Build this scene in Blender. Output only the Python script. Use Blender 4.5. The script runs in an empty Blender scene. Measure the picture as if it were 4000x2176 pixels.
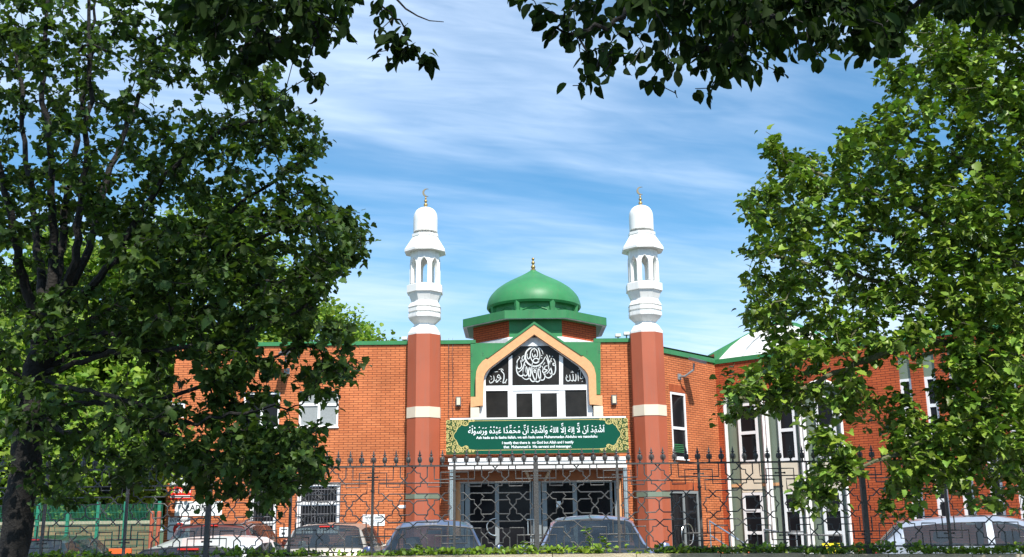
import bpy, bmesh, math, random
import numpy as np
from mathutils import Vector, noise
rnd = random.Random(7)
PI = math.pi
SC = bpy.context.scene
COL = SC.collection

# ---------------------------------------------------------------- camera
FPX = 4020.0                                  # focal length in pixels of the 4000 px wide photograph
TH = math.atan(962.0 / FPX); RO = math.radians(0.66)
CAM = Vector((0, 0, 1.6))
FW = Vector((0, math.cos(TH), math.sin(TH)))
U0 = Vector((0, -math.sin(TH), math.cos(TH))); R0 = Vector((1, 0, 0))
RT = R0 * math.cos(RO) - U0 * math.sin(RO)
UP = U0 * math.cos(RO) + R0 * math.sin(RO)
cd = bpy.data.cameras.new('camera'); cam = bpy.data.objects.new('camera', cd); COL.objects.link(cam)
from mathutils import Matrix
cam.matrix_world = Matrix(((RT.x, UP.x, -FW.x, CAM.x), (RT.y, UP.y, -FW.y, CAM.y), (RT.z, UP.z, -FW.z, CAM.z), (0, 0, 0, 1)))
cd.sensor_width = 36; cd.lens = FPX / 4000 * 36; cd.clip_end = 3000; cd.clip_start = 0.05
SC.camera = cam

# ---------------------------------------------------------------- light
SUN_EL = math.radians(51); SUN_AZ = math.radians(17)     # azimuth: to the right of straight behind the camera
sdir = Vector((math.sin(SUN_AZ) * math.cos(SUN_EL), -math.cos(SUN_AZ) * math.cos(SUN_EL), math.sin(SUN_EL)))
sl = bpy.data.lights.new('sun', 'SUN'); sl.energy = 4.9; sl.angle = math.radians(0.5); sl.color = (1, 0.955, 0.88)
so = bpy.data.objects.new('sun', sl); COL.objects.link(so)
so.rotation_euler = sdir.to_track_quat('Z', 'Y').to_euler()
W = bpy.data.worlds.new('World'); SC.world = W; W.use_nodes = True
nt = W.node_tree; N = nt.nodes; L = nt.links
for n in list(N): N.remove(n)
def nd(t, **k):
    n = N.new(t)
    for a, b in k.items(): setattr(n, a, b)
    return n
out = nd('ShaderNodeOutputWorld'); bg = nd('ShaderNodeBackground'); sky = nd('ShaderNodeTexSky')
sky.sky_type = 'NISHITA'; sky.sun_disc = False; sky.sun_elevation = SUN_EL
sky.sun_rotation = math.atan2(sdir.x, sdir.y)
sky.air_density = 1.0; sky.dust_density = 0.3; sky.ozone_density = 2.5
hs = nd('ShaderNodeHueSaturation'); hs.inputs['Saturation'].default_value = 1.2; hs.inputs['Value'].default_value = 1.0
gm = nd('ShaderNodeMix', data_type='RGBA', blend_type='MULTIPLY'); gm.inputs[0].default_value = 1
gm.inputs[7].default_value = (0.62, 1.10, 1.13, 1)
L.new(sky.outputs[0], hs.inputs['Color']); L.new(hs.outputs[0], gm.inputs[6])
# thin cirrus: noise on the plane of the cloud layer, stretched along the wind
tc = nd('ShaderNodeTexCoord'); sx = nd('ShaderNodeSeparateXYZ'); L.new(tc.outputs['Generated'], sx.inputs[0])
def mth(op, a, b=None, c=None):
    m = nd('ShaderNodeMath', operation=op)
    for i, v in enumerate((a, b, c)):
        if v is None: continue
        if hasattr(v, 'is_linked'): L.new(v, m.inputs[i])
        else: m.inputs[i].default_value = v
    return m.outputs[0]
zz = mth('MAXIMUM', mth('ADD', sx.outputs[2], 0.12), 0.03)
cx = nd('ShaderNodeCombineXYZ'); L.new(mth('DIVIDE', sx.outputs[0], zz), cx.inputs[0]); L.new(mth('DIVIDE', sx.outputs[1], zz), cx.inputs[1])
def cloud(rot, scl, nscale, det, dist, off, rough=0.55):
    r_ = nd('ShaderNodeMapping'); L.new(cx.outputs[0], r_.inputs[0]); r_.inputs['Rotation'].default_value = (0, 0, math.radians(rot))
    mp = nd('ShaderNodeMapping'); L.new(r_.outputs[0], mp.inputs[0])
    mp.inputs['Scale'].default_value = scl; mp.inputs['Location'].default_value = off
    nz = nd('ShaderNodeTexNoise'); nz.inputs['Scale'].default_value = nscale; nz.inputs['Detail'].default_value = det + 2
    nz.inputs['Roughness'].default_value = rough; nz.inputs['Distortion'].default_value = dist
    L.new(mp.outputs[0], nz.inputs['Vector']); return nz.outputs[0]
def ramp(v, a, b):
    m = nd('ShaderNodeMapRange'); m.interpolation_type = 'SMOOTHSTEP'
    L.new(v, m.inputs[0]); m.inputs[1].default_value = a; m.inputs[2].default_value = b; return m.outputs[0]
big = ramp(cloud(-20, (0.36, 1.15, 1), 0.9, 4, 0.5, (8.2, 1.1, 0)), 0.34, 0.66)
fine = ramp(cloud(-19, (0.6, 1.9, 1), 1.7, 7, 0.8, (1, 3, 0), 0.5), 0.25, 0.75)
fin2 = ramp(cloud(-12, (0.9, 3.4, 1), 4.0, 8, 1.2, (5, 1, 0), 0.55), 0.2, 0.85)
mask = mth('MULTIPLY', mth('MULTIPLY_ADD', big, 1.0, 0.15), mth('MULTIPLY_ADD', fine, 0.62, mth('MULTIPLY_ADD', fin2, 0.28, 0.26)))
low = ramp(sx.outputs[2], 0.30, -0.05)
mask = mth('MINIMUM', mth('MULTIPLY_ADD', low, 0.5, mask), 0.88)
mx = nd('ShaderNodeMix', data_type='RGBA'); L.new(mask, mx.inputs[0]); L.new(gm.outputs[2], mx.inputs[6])
mx.inputs[7].default_value = (5.7, 7.0, 8.9, 1)
L.new(mx.outputs[2], bg.inputs[0]); bg.inputs[1].default_value = 0.105
L.new(bg.outputs[0], out.inputs[0])
SC.view_settings.view_transform = 'Standard'; SC.view_settings.look = 'None'
SC.view_settings.exposure = 0.55; SC.view_settings.gamma = 1
SC.render.engine = 'CYCLES'
SC.cycles.max_bounces = 6; SC.cycles.transparent_max_bounces = 8; SC.cycles.use_denoising = True

# ---------------------------------------------------------------- unprojection: where a direction meets an upright plane
def ray(px, py): return FW + RT * ((px - 2000) / FPX) + UP * ((1088 - py) / FPX)
def P(px, py, Y):
    d = ray(px, py); t = Y / d.y
    return CAM + d * t
def X_(px, Y, py=1700): return P(px, py, Y).x
def Z_(px, py, Y): return P(px, py, Y).z

# ---------------------------------------------------------------- helpers
MESHES = []
def wl(o):
    v = Vector((0, 0, 0))
    while o is not None: v = v + o.location; o = o.parent
    return v
def tag(o, label=None, cat=None, group=None, kind=None):
    if label: o['label'] = label
    if cat: o['category'] = cat
    if group: o['group'] = group
    if kind: o['kind'] = kind
    return o
def empty(name, loc, label=None, cat=None, group=None, rz=0):
    o = bpy.data.objects.new(name, None); COL.objects.link(o); o.location = loc; o.rotation_euler = (0, 0, rz)
    o.empty_display_size = 0.1
    return tag(o, label, cat, group)
def link(name, me, mat, parent=None):
    o = bpy.data.objects.new(name, me); COL.objects.link(o)
    if mat is not None: me.materials.append(mat)
    if parent is not None: o.parent = parent
    return o

class MB:
    def __init__(s): s.v = []; s.f = []; s.uv = {}; s.sm = set()
    def vert(s, p): s.v.append(tuple(p)); return len(s.v) - 1
    def face(s, pts, uv=None, smooth=False):
        i = [s.vert(p) for p in pts]; s.f.append(i)
        if uv: s.uv[len(s.f) - 1] = uv
        if smooth: s.sm.add(len(s.f) - 1)
    def box(s, a, b):
        x0, y0, z0 = (min(a[i], b[i]) for i in range(3)); x1, y1, z1 = (max(a[i], b[i]) for i in range(3))
        i = [s.vert(p) for p in ((x0, y0, z0), (x1, y0, z0), (x1, y1, z0), (x0, y1, z0), (x0, y0, z1), (x1, y0, z1), (x1, y1, z1), (x0, y1, z1))]
        for q in ((0, 3, 2, 1), (4, 5, 6, 7), (0, 1, 5, 4), (1, 2, 6, 5), (2, 3, 7, 6), (3, 0, 4, 7)): s.f.append([i[k] for k in q])
        return s
    def obox(s, o, ex, ey, ez, a, b):          # box in a local frame
        o = Vector(o); c = []
        for z in (a[2], b[2]):
            for (x, y) in ((a[0], a[1]), (b[0], a[1]), (b[0], b[1]), (a[0], b[1])): c.append(s.vert(o + ex * x + ey * y + ez * z))
        for q in ((0, 3, 2, 1), (4, 5, 6, 7), (0, 1, 5, 4), (1, 2, 6, 5), (2, 3, 7, 6), (3, 0, 4, 7)): s.f.append([c[k] for k in q])
        return s
    def tube(s, pts, r, n=8, caps=True, smooth=True):
        pts = [Vector(p) for p in pts]
        rs = r if isinstance(r, (list, tuple)) else [r] * len(pts)
        prev = None; up = None
        for k, p in enumerate(pts):
            d = (pts[min(k + 1, len(pts) - 1)] - pts[max(k - 1, 0)]).normalized()
            if up is None: up = d.orthogonal().normalized()
            up = (up - d * up.dot(d)); up = up.normalized() if up.length > 1e-6 else d.orthogonal().normalized()
            sd = d.cross(up)
            ring = [s.vert(p + (up * math.cos(2 * PI * j / n) + sd * math.sin(2 * PI * j / n)) * rs[k]) for j in range(n)]
            if prev:
                for j in range(n):
                    s.f.append([prev[j], ring[j], ring[(j + 1) % n], prev[(j + 1) % n]][::-1])
                    if smooth: s.sm.add(len(s.f) - 1)
            elif caps: s.f.append(ring)
            prev = ring
        if caps: s.f.append(prev[::-1])
        return s
    def lathe(s, cx, cy, prof, n=32, rot=0.0, smooth=True, apo=False):
        k = 1 / math.cos(PI / n) if apo else 1
        rings = []
        for (r, z) in prof:
            rings.append([s.vert((cx + r * k * math.cos(rot + 2 * PI * j / n), cy + r * k * math.sin(rot + 2 * PI * j / n), z)) for j in range(n)])
        for a, b in zip(rings, rings[1:]):
            for j in range(n):
                s.f.append([a[j], a[(j + 1) % n], b[(j + 1) % n], b[j]])
                if smooth: s.sm.add(len(s.f) - 1)
        s.f.append(rings[0][::-1]); s.f.append(rings[-1])
        return s
    def prism(s, poly, y0, y1):                 # poly in (x, z), extruded along y
        from mathutils.geometry import tessellate_polygon
        f = [s.vert((x, y0, z)) for x, z in poly]; b = [s.vert((x, y1, z)) for x, z in poly]; n = len(poly)
        for t in tessellate_polygon([[Vector((x, z, 0)) for x, z in poly]]):
            s.f.append([f[i] for i in t]); s.f.append([b[i] for i in t][::-1])
        for i in range(n): s.f.append([f[i], f[(i + 1) % n], b[(i + 1) % n], b[i]])
        return s
    def ring(s, outer, inner, y0, y1, closed=False):   # strip between two outlines of equal length
        n = len(outer); F = []
        for y in (y0, y1):
            F.append(([s.vert((x, y, z)) for x, z in outer], [s.vert((x, y, z)) for x, z in inner]))
        for i in range(n if closed else n - 1):
            j = (i + 1) % n
            s.f.append([F[0][0][i], F[0][0][j], F[0][1][j], F[0][1][i]]); s.f.append([F[1][0][i], F[1][1][i], F[1][1][j], F[1][0][j]])
            s.f.append([F[0][0][i], F[1][0][i], F[1][0][j], F[0][0][j]]); s.f.append([F[0][1][i], F[0][1][j], F[1][1][j], F[1][1][i]])
        if not closed:
            for i in (0, n - 1): s.f.append([F[0][0][i], F[0][1][i], F[1][1][i], F[1][0][i]])
        return s
    def ribbon(s, pts, ws, org, ex, ez, nrm, th=0.004):  # flat brush stroke on a plane, pts in (u, z)
        P2 = [Vector((a, b)) for a, b in pts]; a = []; b = []
        for k, p in enumerate(P2):
            d = P2[min(k + 1, len(P2) - 1)] - P2[max(k - 1, 0)]
            d = d.normalized() if d.length > 0 else Vector((1, 0)); nn = Vector((-d.y, d.x)) * ws[k] / 2
            for q, lst in ((p + nn, a), (p - nn, b)):
                lst.append(s.vert(org + ex * q.x + ez * q.y + nrm * th))
        for k in range(len(P2) - 1): s.f.append([a[k], b[k], b[k + 1], a[k + 1]])
        return s
    def build(s, name, mat, parent=None, local=False, fixn=True):
        me = bpy.data.meshes.new(name)
        off = Vector((0, 0, 0)) if (local or parent is None) else wl(parent)
        me.from_pydata([(x - off.x, y - off.y, z - off.z) for x, y, z in s.v], [], s.f)
        if s.uv:
            ul = me.uv_layers.new(name='UVMap')
            for p in me.polygons:
                if p.index in s.uv:
                    for k, li in enumerate(p.loop_indices): ul.data[li].uv = s.uv[p.index][k]
        if fixn:
            bm = bmesh.new(); bm.from_mesh(me); bmesh.ops.remove_doubles(bm, verts=bm.verts, dist=1e-5) if not s.uv else None
            bmesh.ops.recalc_face_normals(bm, faces=bm.faces)
            bm.to_mesh(me); bm.free()
        if s.sm:
            me.polygons.foreach_set('use_smooth', [True] * len(me.polygons))
            try: me.set_sharp_from_angle(angle=math.radians(38))
            except Exception: pass
        return link(name, me, mat, parent)

# ---------------------------------------------------------------- materials
def mat(name, col, rough=0.6, metal=0.0, var=0.12, vscale=3.0, bump=0.0, bscale=60.0, spec=0.5, coat=0.0, grime=0.0):
    m = bpy.data.materials.new(name); m.use_nodes = True; t = m.node_tree; b = t.nodes['Principled BSDF']
    b.inputs['Roughness'].default_value = rough; b.inputs['Metallic'].default_value = metal
    b.inputs['Specular IOR Level'].default_value = spec; b.inputs['Coat Weight'].default_value = coat
    co = t.nodes.new('ShaderNodeNewGeometry')
    nz = t.nodes.new('ShaderNodeTexNoise'); nz.inputs['Scale'].default_value = vscale; nz.inputs['Detail'].default_value = 6
    t.links.new(co.outputs['Position'], nz.inputs['Vector'])
    mr = t.nodes.new('ShaderNodeMapRange'); mr.inputs[3].default_value = 1 - var * 1.6; mr.inputs[4].default_value = 1 + var * 1.6
    t.links.new(nz.outputs[0], mr.inputs[0])
    mx = t.nodes.new('ShaderNodeMix'); mx.data_type = 'RGBA'; mx.blend_type = 'MULTIPLY'; mx.inputs[0].default_value = 1
    mx.inputs[6].default_value = (*col, 1); t.links.new(mr.outputs[0], mx.inputs[7]); src = mx.outputs[2]
    if grime > 0:                                       # vertical rain streaks
        mp = t.nodes.new('ShaderNodeMapping'); mp.inputs['Scale'].default_value = (9, 9, 0.7); t.links.new(co.outputs['Position'], mp.inputs[0])
        n2 = t.nodes.new('ShaderNodeTexNoise'); n2.inputs['Scale'].default_value = 1.5; n2.inputs['Detail'].default_value = 5
        t.links.new(mp.outputs[0], n2.inputs['Vector'])
        r2 = t.nodes.new('ShaderNodeMapRange'); r2.inputs[1].default_value = 0.5; r2.inputs[2].default_value = 0.8; r2.inputs[4].default_value = grime
        t.links.new(n2.outputs[0], r2.inputs[0])
        m2 = t.nodes.new('ShaderNodeMix'); m2.data_type = 'RGBA'; t.links.new(r2.outputs[0], m2.inputs[0]); t.links.new(src, m2.inputs[6])
        m2.inputs[7].default_value = (0.18, 0.15, 0.12, 1); src = m2.outputs[2]
    t.links.new(src, b.inputs['Base Color'])
    if bump > 0:
        n3 = t.nodes.new('ShaderNodeTexNoise'); n3.inputs['Scale'].default_value = bscale; n3.inputs['Detail'].default_value = 4
        t.links.new(co.outputs['Position'], n3.inputs['Vector'])
        bp = t.nodes.new('ShaderNodeBump'); bp.inputs['Strength'].default_value = bump; bp.inputs['Distance'].default_value = 0.02
        t.links.new(n3.outputs[0], bp.inputs['Height']); t.links.new(bp.outputs[0], b.inputs['Normal'])
    return m
def brick_mat(name, c1, c2, mortar, bw=0.30, rh=0.0765, ms=0.0085, offset=0.5):
    m = bpy.data.materials.new(name); m.use_nodes = True; t = m.node_tree; b = t.nodes['Principled BSDF']; b.inputs['Roughness'].default_value = 0.85
    b.inputs['Specular IOR Level'].default_value = 0.25
    uv = t.nodes.new('ShaderNodeUVMap'); uv.uv_map = 'UVMap'
    br = t.nodes.new('ShaderNodeTexBrick'); t.links.new(uv.outputs[0], br.inputs['Vector'])
    br.inputs['Scale'].default_value = 1; br.inputs['Brick Width'].default_value = bw; br.inputs['Row Height'].default_value = rh
    br.inputs['Mortar Size'].default_value = ms; br.inputs['Mortar Smooth'].default_value = 0.15; br.inputs['Bias'].default_value = 0.1
    br.offset = offset
    br.inputs['Color1'].default_value = (*c1, 1); br.inputs['Color2'].default_value = (*c2, 1); br.inputs['Mortar'].default_value = (*mortar, 1)
    nz = t.nodes.new('ShaderNodeTexNoise'); nz.inputs['Scale'].default_value = 0.9; nz.inputs['Detail'].default_value = 8; t.links.new(uv.outputs[0], nz.inputs['Vector'])
    mr = t.nodes.new('ShaderNodeMapRange'); mr.inputs[1].default_value = .25; mr.inputs[2].default_value = .75; mr.inputs[3].default_value = 0.74; mr.inputs[4].default_value = 1.2; t.links.new(nz.outputs[0], mr.inputs[0])
    mx = t.nodes.new('ShaderNodeMix'); mx.data_type = 'RGBA'; mx.blend_type = 'MULTIPLY'; mx.inputs[0].default_value = 1
    t.links.new(br.outputs[0], mx.inputs[6]); t.links.new(mr.outputs[0], mx.inputs[7])
    # pale lime bloom here and there
    n2 = t.nodes.new('ShaderNodeTexNoise'); n2.inputs['Scale'].default_value = 3.5; n2.inputs['Detail'].default_value = 9; n2.inputs['Roughness'].default_value = 0.7; t.links.new(uv.outputs[0], n2.inputs['Vector'])
    r2 = t.nodes.new('ShaderNodeMapRange'); r2.inputs[1].default_value = 0.63; r2.inputs[2].default_value = 0.78; r2.inputs[4].default_value = 0.45; t.links.new(n2.outputs[0], r2.inputs[0])
    m2 = t.nodes.new('ShaderNodeMix'); m2.data_type = 'RGBA'; t.links.new(r2.outputs[0], m2.inputs[0]); t.links.new(mx.outputs[2], m2.inputs[6]); m2.inputs[7].default_value = (0.6, 0.3, 0.2, 1)
    t.links.new(m2.outputs[2], b.inputs['Base Color'])
    bp = t.nodes.new('ShaderNodeBump'); bp.inputs['Strength'].default_value = 0.6; bp.inputs['Distance'].default_value = 0.01; bp.invert = True
    t.links.new(br.outputs['Fac'], bp.inputs['Height']); t.links.new(bp.outputs[0], b.inputs['Normal'])
    return m
def leaf_mat(name, base, trans, tw=0.35, rough=0.45, spec=0.3):
    m = bpy.data.materials.new(name); m.use_nodes = True; t = m.node_tree; b = t.nodes['Principled BSDF']; o = t.nodes['Material Output']
    at = t.nodes.new('ShaderNodeAttribute'); at.attribute_name = 'tint'
    def mul(c):
        x = t.nodes.new('ShaderNodeMix'); x.data_type = 'RGBA'; x.blend_type = 'MULTIPLY'; x.inputs[0].default_value = 1
        x.inputs[6].default_value = (*c, 1); t.links.new(at.outputs['Color'], x.inputs[7]); return x.outputs[2]
    t.links.new(mul(base), b.inputs['Base Color']); b.inputs['Roughness'].default_value = rough; b.inputs['Specular IOR Level'].default_value = spec
    tr = t.nodes.new('ShaderNodeBsdfTranslucent'); t.links.new(mul(trans), tr.inputs[0])
    ms = t.nodes.new('ShaderNodeMixShader'); ms.inputs[0].default_value = tw
    t.links.new(b.outputs[0], ms.inputs[1]); t.links.new(tr.outputs[0], ms.inputs[2]); t.links.new(ms.outputs[0], o.inputs[0])
    return m
M = {}
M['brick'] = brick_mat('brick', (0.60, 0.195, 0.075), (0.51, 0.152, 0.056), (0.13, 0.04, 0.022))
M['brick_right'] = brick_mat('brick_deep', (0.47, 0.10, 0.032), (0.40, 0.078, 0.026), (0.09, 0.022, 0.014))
M['stone'] = brick_mat('rubble_stone', (0.30, 0.19, 0.10), (0.20, 0.13, 0.07), (0.08, 0.06, 0.04), 0.33, 0.12, 0.014)
M['white'] = mat('white_paint', (0.80, 0.79, 0.76), 0.5, var=0.05, grime=0.22)
M['upvc'] = mat('white_plastic', (0.80, 0.80, 0.80), 0.35, var=0.03)
M['green'] = mat('green_paint', (0.038, 0.195, 0.072), 0.45, spec=0.3, var=0.16, vscale=2.2, grime=0.2)
M['greend'] = mat('dark_green_paint', (0.035, 0.20, 0.07), 0.5, var=0.1)
M['terra'] = mat('terracotta_paint', (0.38, 0.092, 0.042), 0.6, var=0.10, vscale=1.2, grime=0.22)
M['cream'] = mat('cream_stone', (0.68, 0.60, 0.46), 0.7, var=0.06)
M['sage'] = mat('sage_tile', (0.17, 0.21, 0.155), 0.45, var=0.08, vscale=2)
M['peach'] = mat('peach_stone', (0.64, 0.33, 0.15), 0.75, var=0.13, vscale=9, bump=0.2)
M['lintel'] = mat('brown_orange_render', (0.34, 0.12, 0.045), 0.7, var=0.1)
M['glass'] = mat('dark_glass', (0.012, 0.012, 0.014), 0.06, var=0.3, vscale=1, spec=0.12)
M['glassw'] = mat('smoked_glass', (0.022, 0.02, 0.018), 0.07, var=0.4, vscale=2.5, spec=0.15)
M['curtain'] = mat('net_curtain', (0.26, 0.28, 0.28), 0.8, var=0.15, vscale=14)
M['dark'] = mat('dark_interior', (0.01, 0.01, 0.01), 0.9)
M['alu'] = mat('grey_aluminium', (0.25, 0.275, 0.285), 0.4, metal=0.2, var=0.06)
M['steel'] = mat('brushed_steel', (0.62, 0.62, 0.60), 0.25, metal=0.9, var=0.05)
M['brass'] = mat('aged_brass', (0.42, 0.30, 0.13), 0.38, metal=0.8, var=0.25, vscale=20)
M['iron'] = mat('black_iron_paint', (0.06, 0.06, 0.06), 0.42, var=0.3, vscale=30, bump=0.3, bscale=120)
M['ironw'] = mat('grille_iron_paint', (0.10, 0.10, 0.11), 0.5, var=0.3, vscale=30)
M['sign'] = mat('sign_green', (0.002, 0.07, 0.042), 0.6, var=0.05, spec=0.12)
M['signo'] = mat('sign_olive', (0.035, 0.07, 0.012), 0.4, var=0.1)
M['gold'] = mat('sign_gold', (0.52, 0.43, 0.15), 0.45, var=0.12, vscale=20)
M['letter'] = mat('white_lettering', (0.82, 0.86, 0.86), 0.45, var=0.03)
M['glassletter'] = mat('weathered_white_vinyl', (0.60, 0.62, 0.61), 0.5, var=0.15, vscale=4)
M['ink'] = mat('dark_ink', (0.04, 0.04, 0.045), 0.5)
M['red'] = mat('sign_red', (0.62, 0.03, 0.02), 0.4, var=0.05)
M['yellow'] = mat('sign_yellow', (0.75, 0.62, 0.02), 0.4, var=0.05)
M['orange'] = mat('orange_plastic', (0.75, 0.12, 0.02), 0.45, var=0.08)
M['asph'] = mat('asphalt', (0.055, 0.055, 0.057), 0.9, var=0.2, vscale=1.2, bump=0.5, bscale=90)
M['grassg'] = mat('worn_grass', (0.06, 0.09, 0.03), 0.95, var=0.35, vscale=2, bump=0.6, bscale=50)
M['coping'] = mat('coping_stone', (0.42, 0.36, 0.25), 0.85, var=0.22, vscale=9, bump=0.5)
M['pave'] = mat('paving', (0.25, 0.24, 0.22), 0.85, var=0.15, vscale=4)
M['paint_line'] = mat('road_paint', (0.7, 0.7, 0.66), 0.7, var=0.12, vscale=8)
M['bark'] = mat('bark', (0.014, 0.012, 0.010), 0.9, var=0.3, vscale=14, bump=1.0, bscale=40)
M['barkl'] = mat('lichen_bark', (0.11, 0.11, 0.055), 0.9, var=0.45, vscale=18, bump=1.0, bscale=50)
M['mesh_green'] = mat('green_mesh_paint', (0.02, 0.20, 0.12), 0.5, var=0.1)
M['roofing'] = mat('grey_roofing', (0.22, 0.22, 0.21), 0.85, var=0.15)
M['lamp'] = mat('lamp_lens', (0.62, 0.57, 0.42), 0.35, var=0.05)
M['tyre'] = mat('tyre_rubber', (0.02, 0.02, 0.02), 0.85)
M['carglass'] = mat('car_glass', (0.03, 0.04, 0.05), 0.03, var=0.5, vscale=3, spec=0.9)
_t = M['carglass'].node_tree; _m = _t.nodes.new('ShaderNodeMixShader'); _m.inputs[0].default_value = 0.42; _tr = _t.nodes.new('ShaderNodeBsdfTransparent'); _tr.inputs[0].default_value = (0.75, 0.85, 0.85, 1)
_t.links.new(_t.nodes['Principled BSDF'].outputs[0], _m.inputs[1]); _t.links.new(_tr.outputs[0], _m.inputs[2]); _t.links.new(_m.outputs[0], _t.nodes['Material Output'].inputs[0])
M['seat'] = mat('grey_seat_fabric', (0.10, 0.10, 0.11), 0.9, var=0.2, vscale=10); M['cabin'] = mat('cabin_trim', (0.035, 0.035, 0.037), 0.85)
M['soffit'] = mat('flaking_white_soffit', (0.62, 0.63, 0.64), 0.7, var=0.22, vscale=7, grime=0.25)
LM = {}
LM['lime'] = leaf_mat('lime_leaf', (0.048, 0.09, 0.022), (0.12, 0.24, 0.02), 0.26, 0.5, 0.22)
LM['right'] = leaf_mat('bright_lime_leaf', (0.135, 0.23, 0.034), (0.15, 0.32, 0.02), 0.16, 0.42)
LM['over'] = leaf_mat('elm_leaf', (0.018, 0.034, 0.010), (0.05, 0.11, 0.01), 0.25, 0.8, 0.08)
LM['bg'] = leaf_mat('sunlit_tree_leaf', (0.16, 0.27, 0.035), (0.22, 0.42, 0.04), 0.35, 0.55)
LM['ivy'] = leaf_mat('ground_leaf', (0.14, 0.25, 0.03), (0.24, 0.42, 0.03), 0.3)

# ---------------------------------------------------------------- walls with openings, UV in metres
def wall(mb, A, B, z0, z1, holes, th=0.15, back=True, uoff=0.0):
    """A, B: (x, y) ends as seen left to right; holes: (u0, u1, za, zb). Front face plus reveals th deep."""
    A = Vector((A[0], A[1], 0)); B = Vector((B[0], B[1], 0)); d = (B - A); Ln = d.length; d.normalize(); nb = Vector((-d.y, d.x, 0))  # points away from viewer
    us = sorted({0.0, Ln} | {min(max(h[i], 0), Ln) for h in holes for i in (0, 1)}); zs = sorted({z0, z1} | {min(max(h[i], z0), z1) for h in holes for i in (2, 3)})
    def q(u, z, o=0.0): return A + d * u + nb * o + Vector((0, 0, z))
    for a, b in zip(us, us[1:]):
        for c, e in zip(zs, zs[1:]):
            mu, mz = (a + b) / 2, (c + e) / 2
            if any(h[0] < mu < h[1] and h[2] < mz < h[3] for h in holes): continue
            mb.face([q(a, c), q(b, c), q(b, e), q(a, e)], [(a + uoff, c), (b + uoff, c), (b + uoff, e), (a + uoff, e)])
    for (a, b, c, e) in holes:
        for (p0, p1) in (((a, c), (b, c)), ((b, c), (b, e)), ((b, e), (a, e)), ((a, e), (a, c))):
            mb.face([q(*p0), q(*p1), q(*p1, th), q(*p0, th)], [(p0[0] + p0[1], p0[1]), (p1[0] + p1[1], p1[1]), (p1[0] + p1[1] + th, p1[1]), (p0[0] + p0[1] + th, p0[1])])
    return d, nb
def on_wall(px, py, A, B):
    a = Vector((A[0], A[1])); d = (Vector((B[0], B[1])) - a); d.normalize(); n = Vector((-d.y, d.x))
    r = ray(px, py); t = (n.dot(a) - n.dot(Vector((CAM.x, CAM.y)))) / (n.x * r.x + n.y * r.y)
    p = CAM + r * t
    return (Vector((p.x, p.y)) - a).dot(d), p.z
class Frame:                                     # local frame on a wall: u along, o outwards (towards viewer), z up
    def __init__(s, A, B):
        s.o = Vector((A[0], A[1], 0)); s.ex = Vector((B[0] - A[0], B[1] - A[1], 0)).normalized(); s.en = Vector((s.ex.y, -s.ex.x, 0)); s.ez = Vector((0, 0, 1))
    def box(s, mb, u0, u1, o0, o1, z0, z1): mb.obox(s.o, s.ex, s.en, s.ez, (u0, o0, z0), (u1, o1, z1)); return mb
    def pt(s, u, o, z): return s.o + s.ex * u + s.en * o + s.ez * z
def window(fr, parent, u0, u1, z0, z1, rows=(1.0,), cols=1, fw=0.07, rec=0.09, pane='glass', name='window', fm='upvc', sill=False):
    w = MB(); fr.box(w, u0, u0 + fw, -rec, -rec + 0.06, z0, z1); fr.box(w, u1 - fw, u1, -rec, -rec + 0.06, z0, z1)
    fr.box(w, u0 + fw, u1 - fw, -rec, -rec + 0.06, z0, z0 + fw); fr.box(w, u0 + fw, u1 - fw, -rec, -rec + 0.06, z1 - fw, z1)
    root = w.build(name, M[fm], parent)
    b = MB(); z = z0; any_ = False
    for r in rows[:-1]:
        z += (z1 - z0) * r; fr.box(b, u0 + fw, u1 - fw, -rec + 0.002, -rec + 0.055, z - fw * .6, z + fw * .6); any_ = True
    for c in range(1, cols):
        u = u0 + (u1 - u0) * c / cols; fr.box(b, u - fw * .6, u + fw * .6, -rec + 0.004, -rec + 0.05, z0 + fw, z1 - fw); any_ = True
    if any_: b.build('glazing_bar', M[fm], root)
    g = MB(); fr.box(g, u0 + fw * .5, u1 - fw * .5, -rec + 0.015, -rec + 0.022, z0 + fw * .5, z1 - fw * .5); g.build('pane', M[pane], root)
    if sill:
        g = MB(); fr.box(g, u0 - 0.03, u1 + 0.03, -0.02, 0.05, z0 - 0.04, z0 - 0.002); g.build('sill', M[fm], root)
    return root

# ---------------------------------------------------------------- text
def text_mesh(s, bold=0.0):
    c = bpy.data.curves.new('t', 'FONT'); c.body = s; c.offset = bold; c.resolution_u = 3
    o = bpy.data.objects.new('t', c); COL.objects.link(o)
    d = bpy.context.evaluated_depsgraph_get(); d.update(); me = bpy.data.meshes.new_from_object(o.evaluated_get(d))
    v = [(p.co.x, p.co.y) for p in me.vertices]; f = [list(p.vertices) for p in me.polygons]
    bpy.data.objects.remove(o); bpy.data.curves.remove(c); bpy.data.meshes.remove(me)
    return v, f
def put_text(mb, s, fr, u, z, h=None, width=None, off=0.003, bold=0.0, align='C', vf=None):
    v, f = vf if vf else text_mesh(s, bold)
    if not v: return
    x0 = min(p[0] for p in v); x1 = max(p[0] for p in v); y0 = min(p[1] for p in v); y1 = max(p[1] for p in v)
    sy = h / (0.73 if vf is None else (y1 - y0)) if h else width / (x1 - x0); sx_ = width / (x1 - x0) if width else sy
    ox = {'C': -(x0 + x1) / 2, 'L': -x0, 'R': -x1}[align]
    yb = 0 if vf is None else -y0
    base = len(mb.v)
    for p in v: mb.vert(fr.pt(u + (p[0] + ox) * sx_, off, z + (p[1] + yb) * sy))
    for q in f: mb.f.append([base + i for i in q])
AR = {}                                           # letter: (isolated, final, initial, medial)
def _a(ch, *forms): AR[ch] = [chr(x) if x else None for x in forms]
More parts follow.
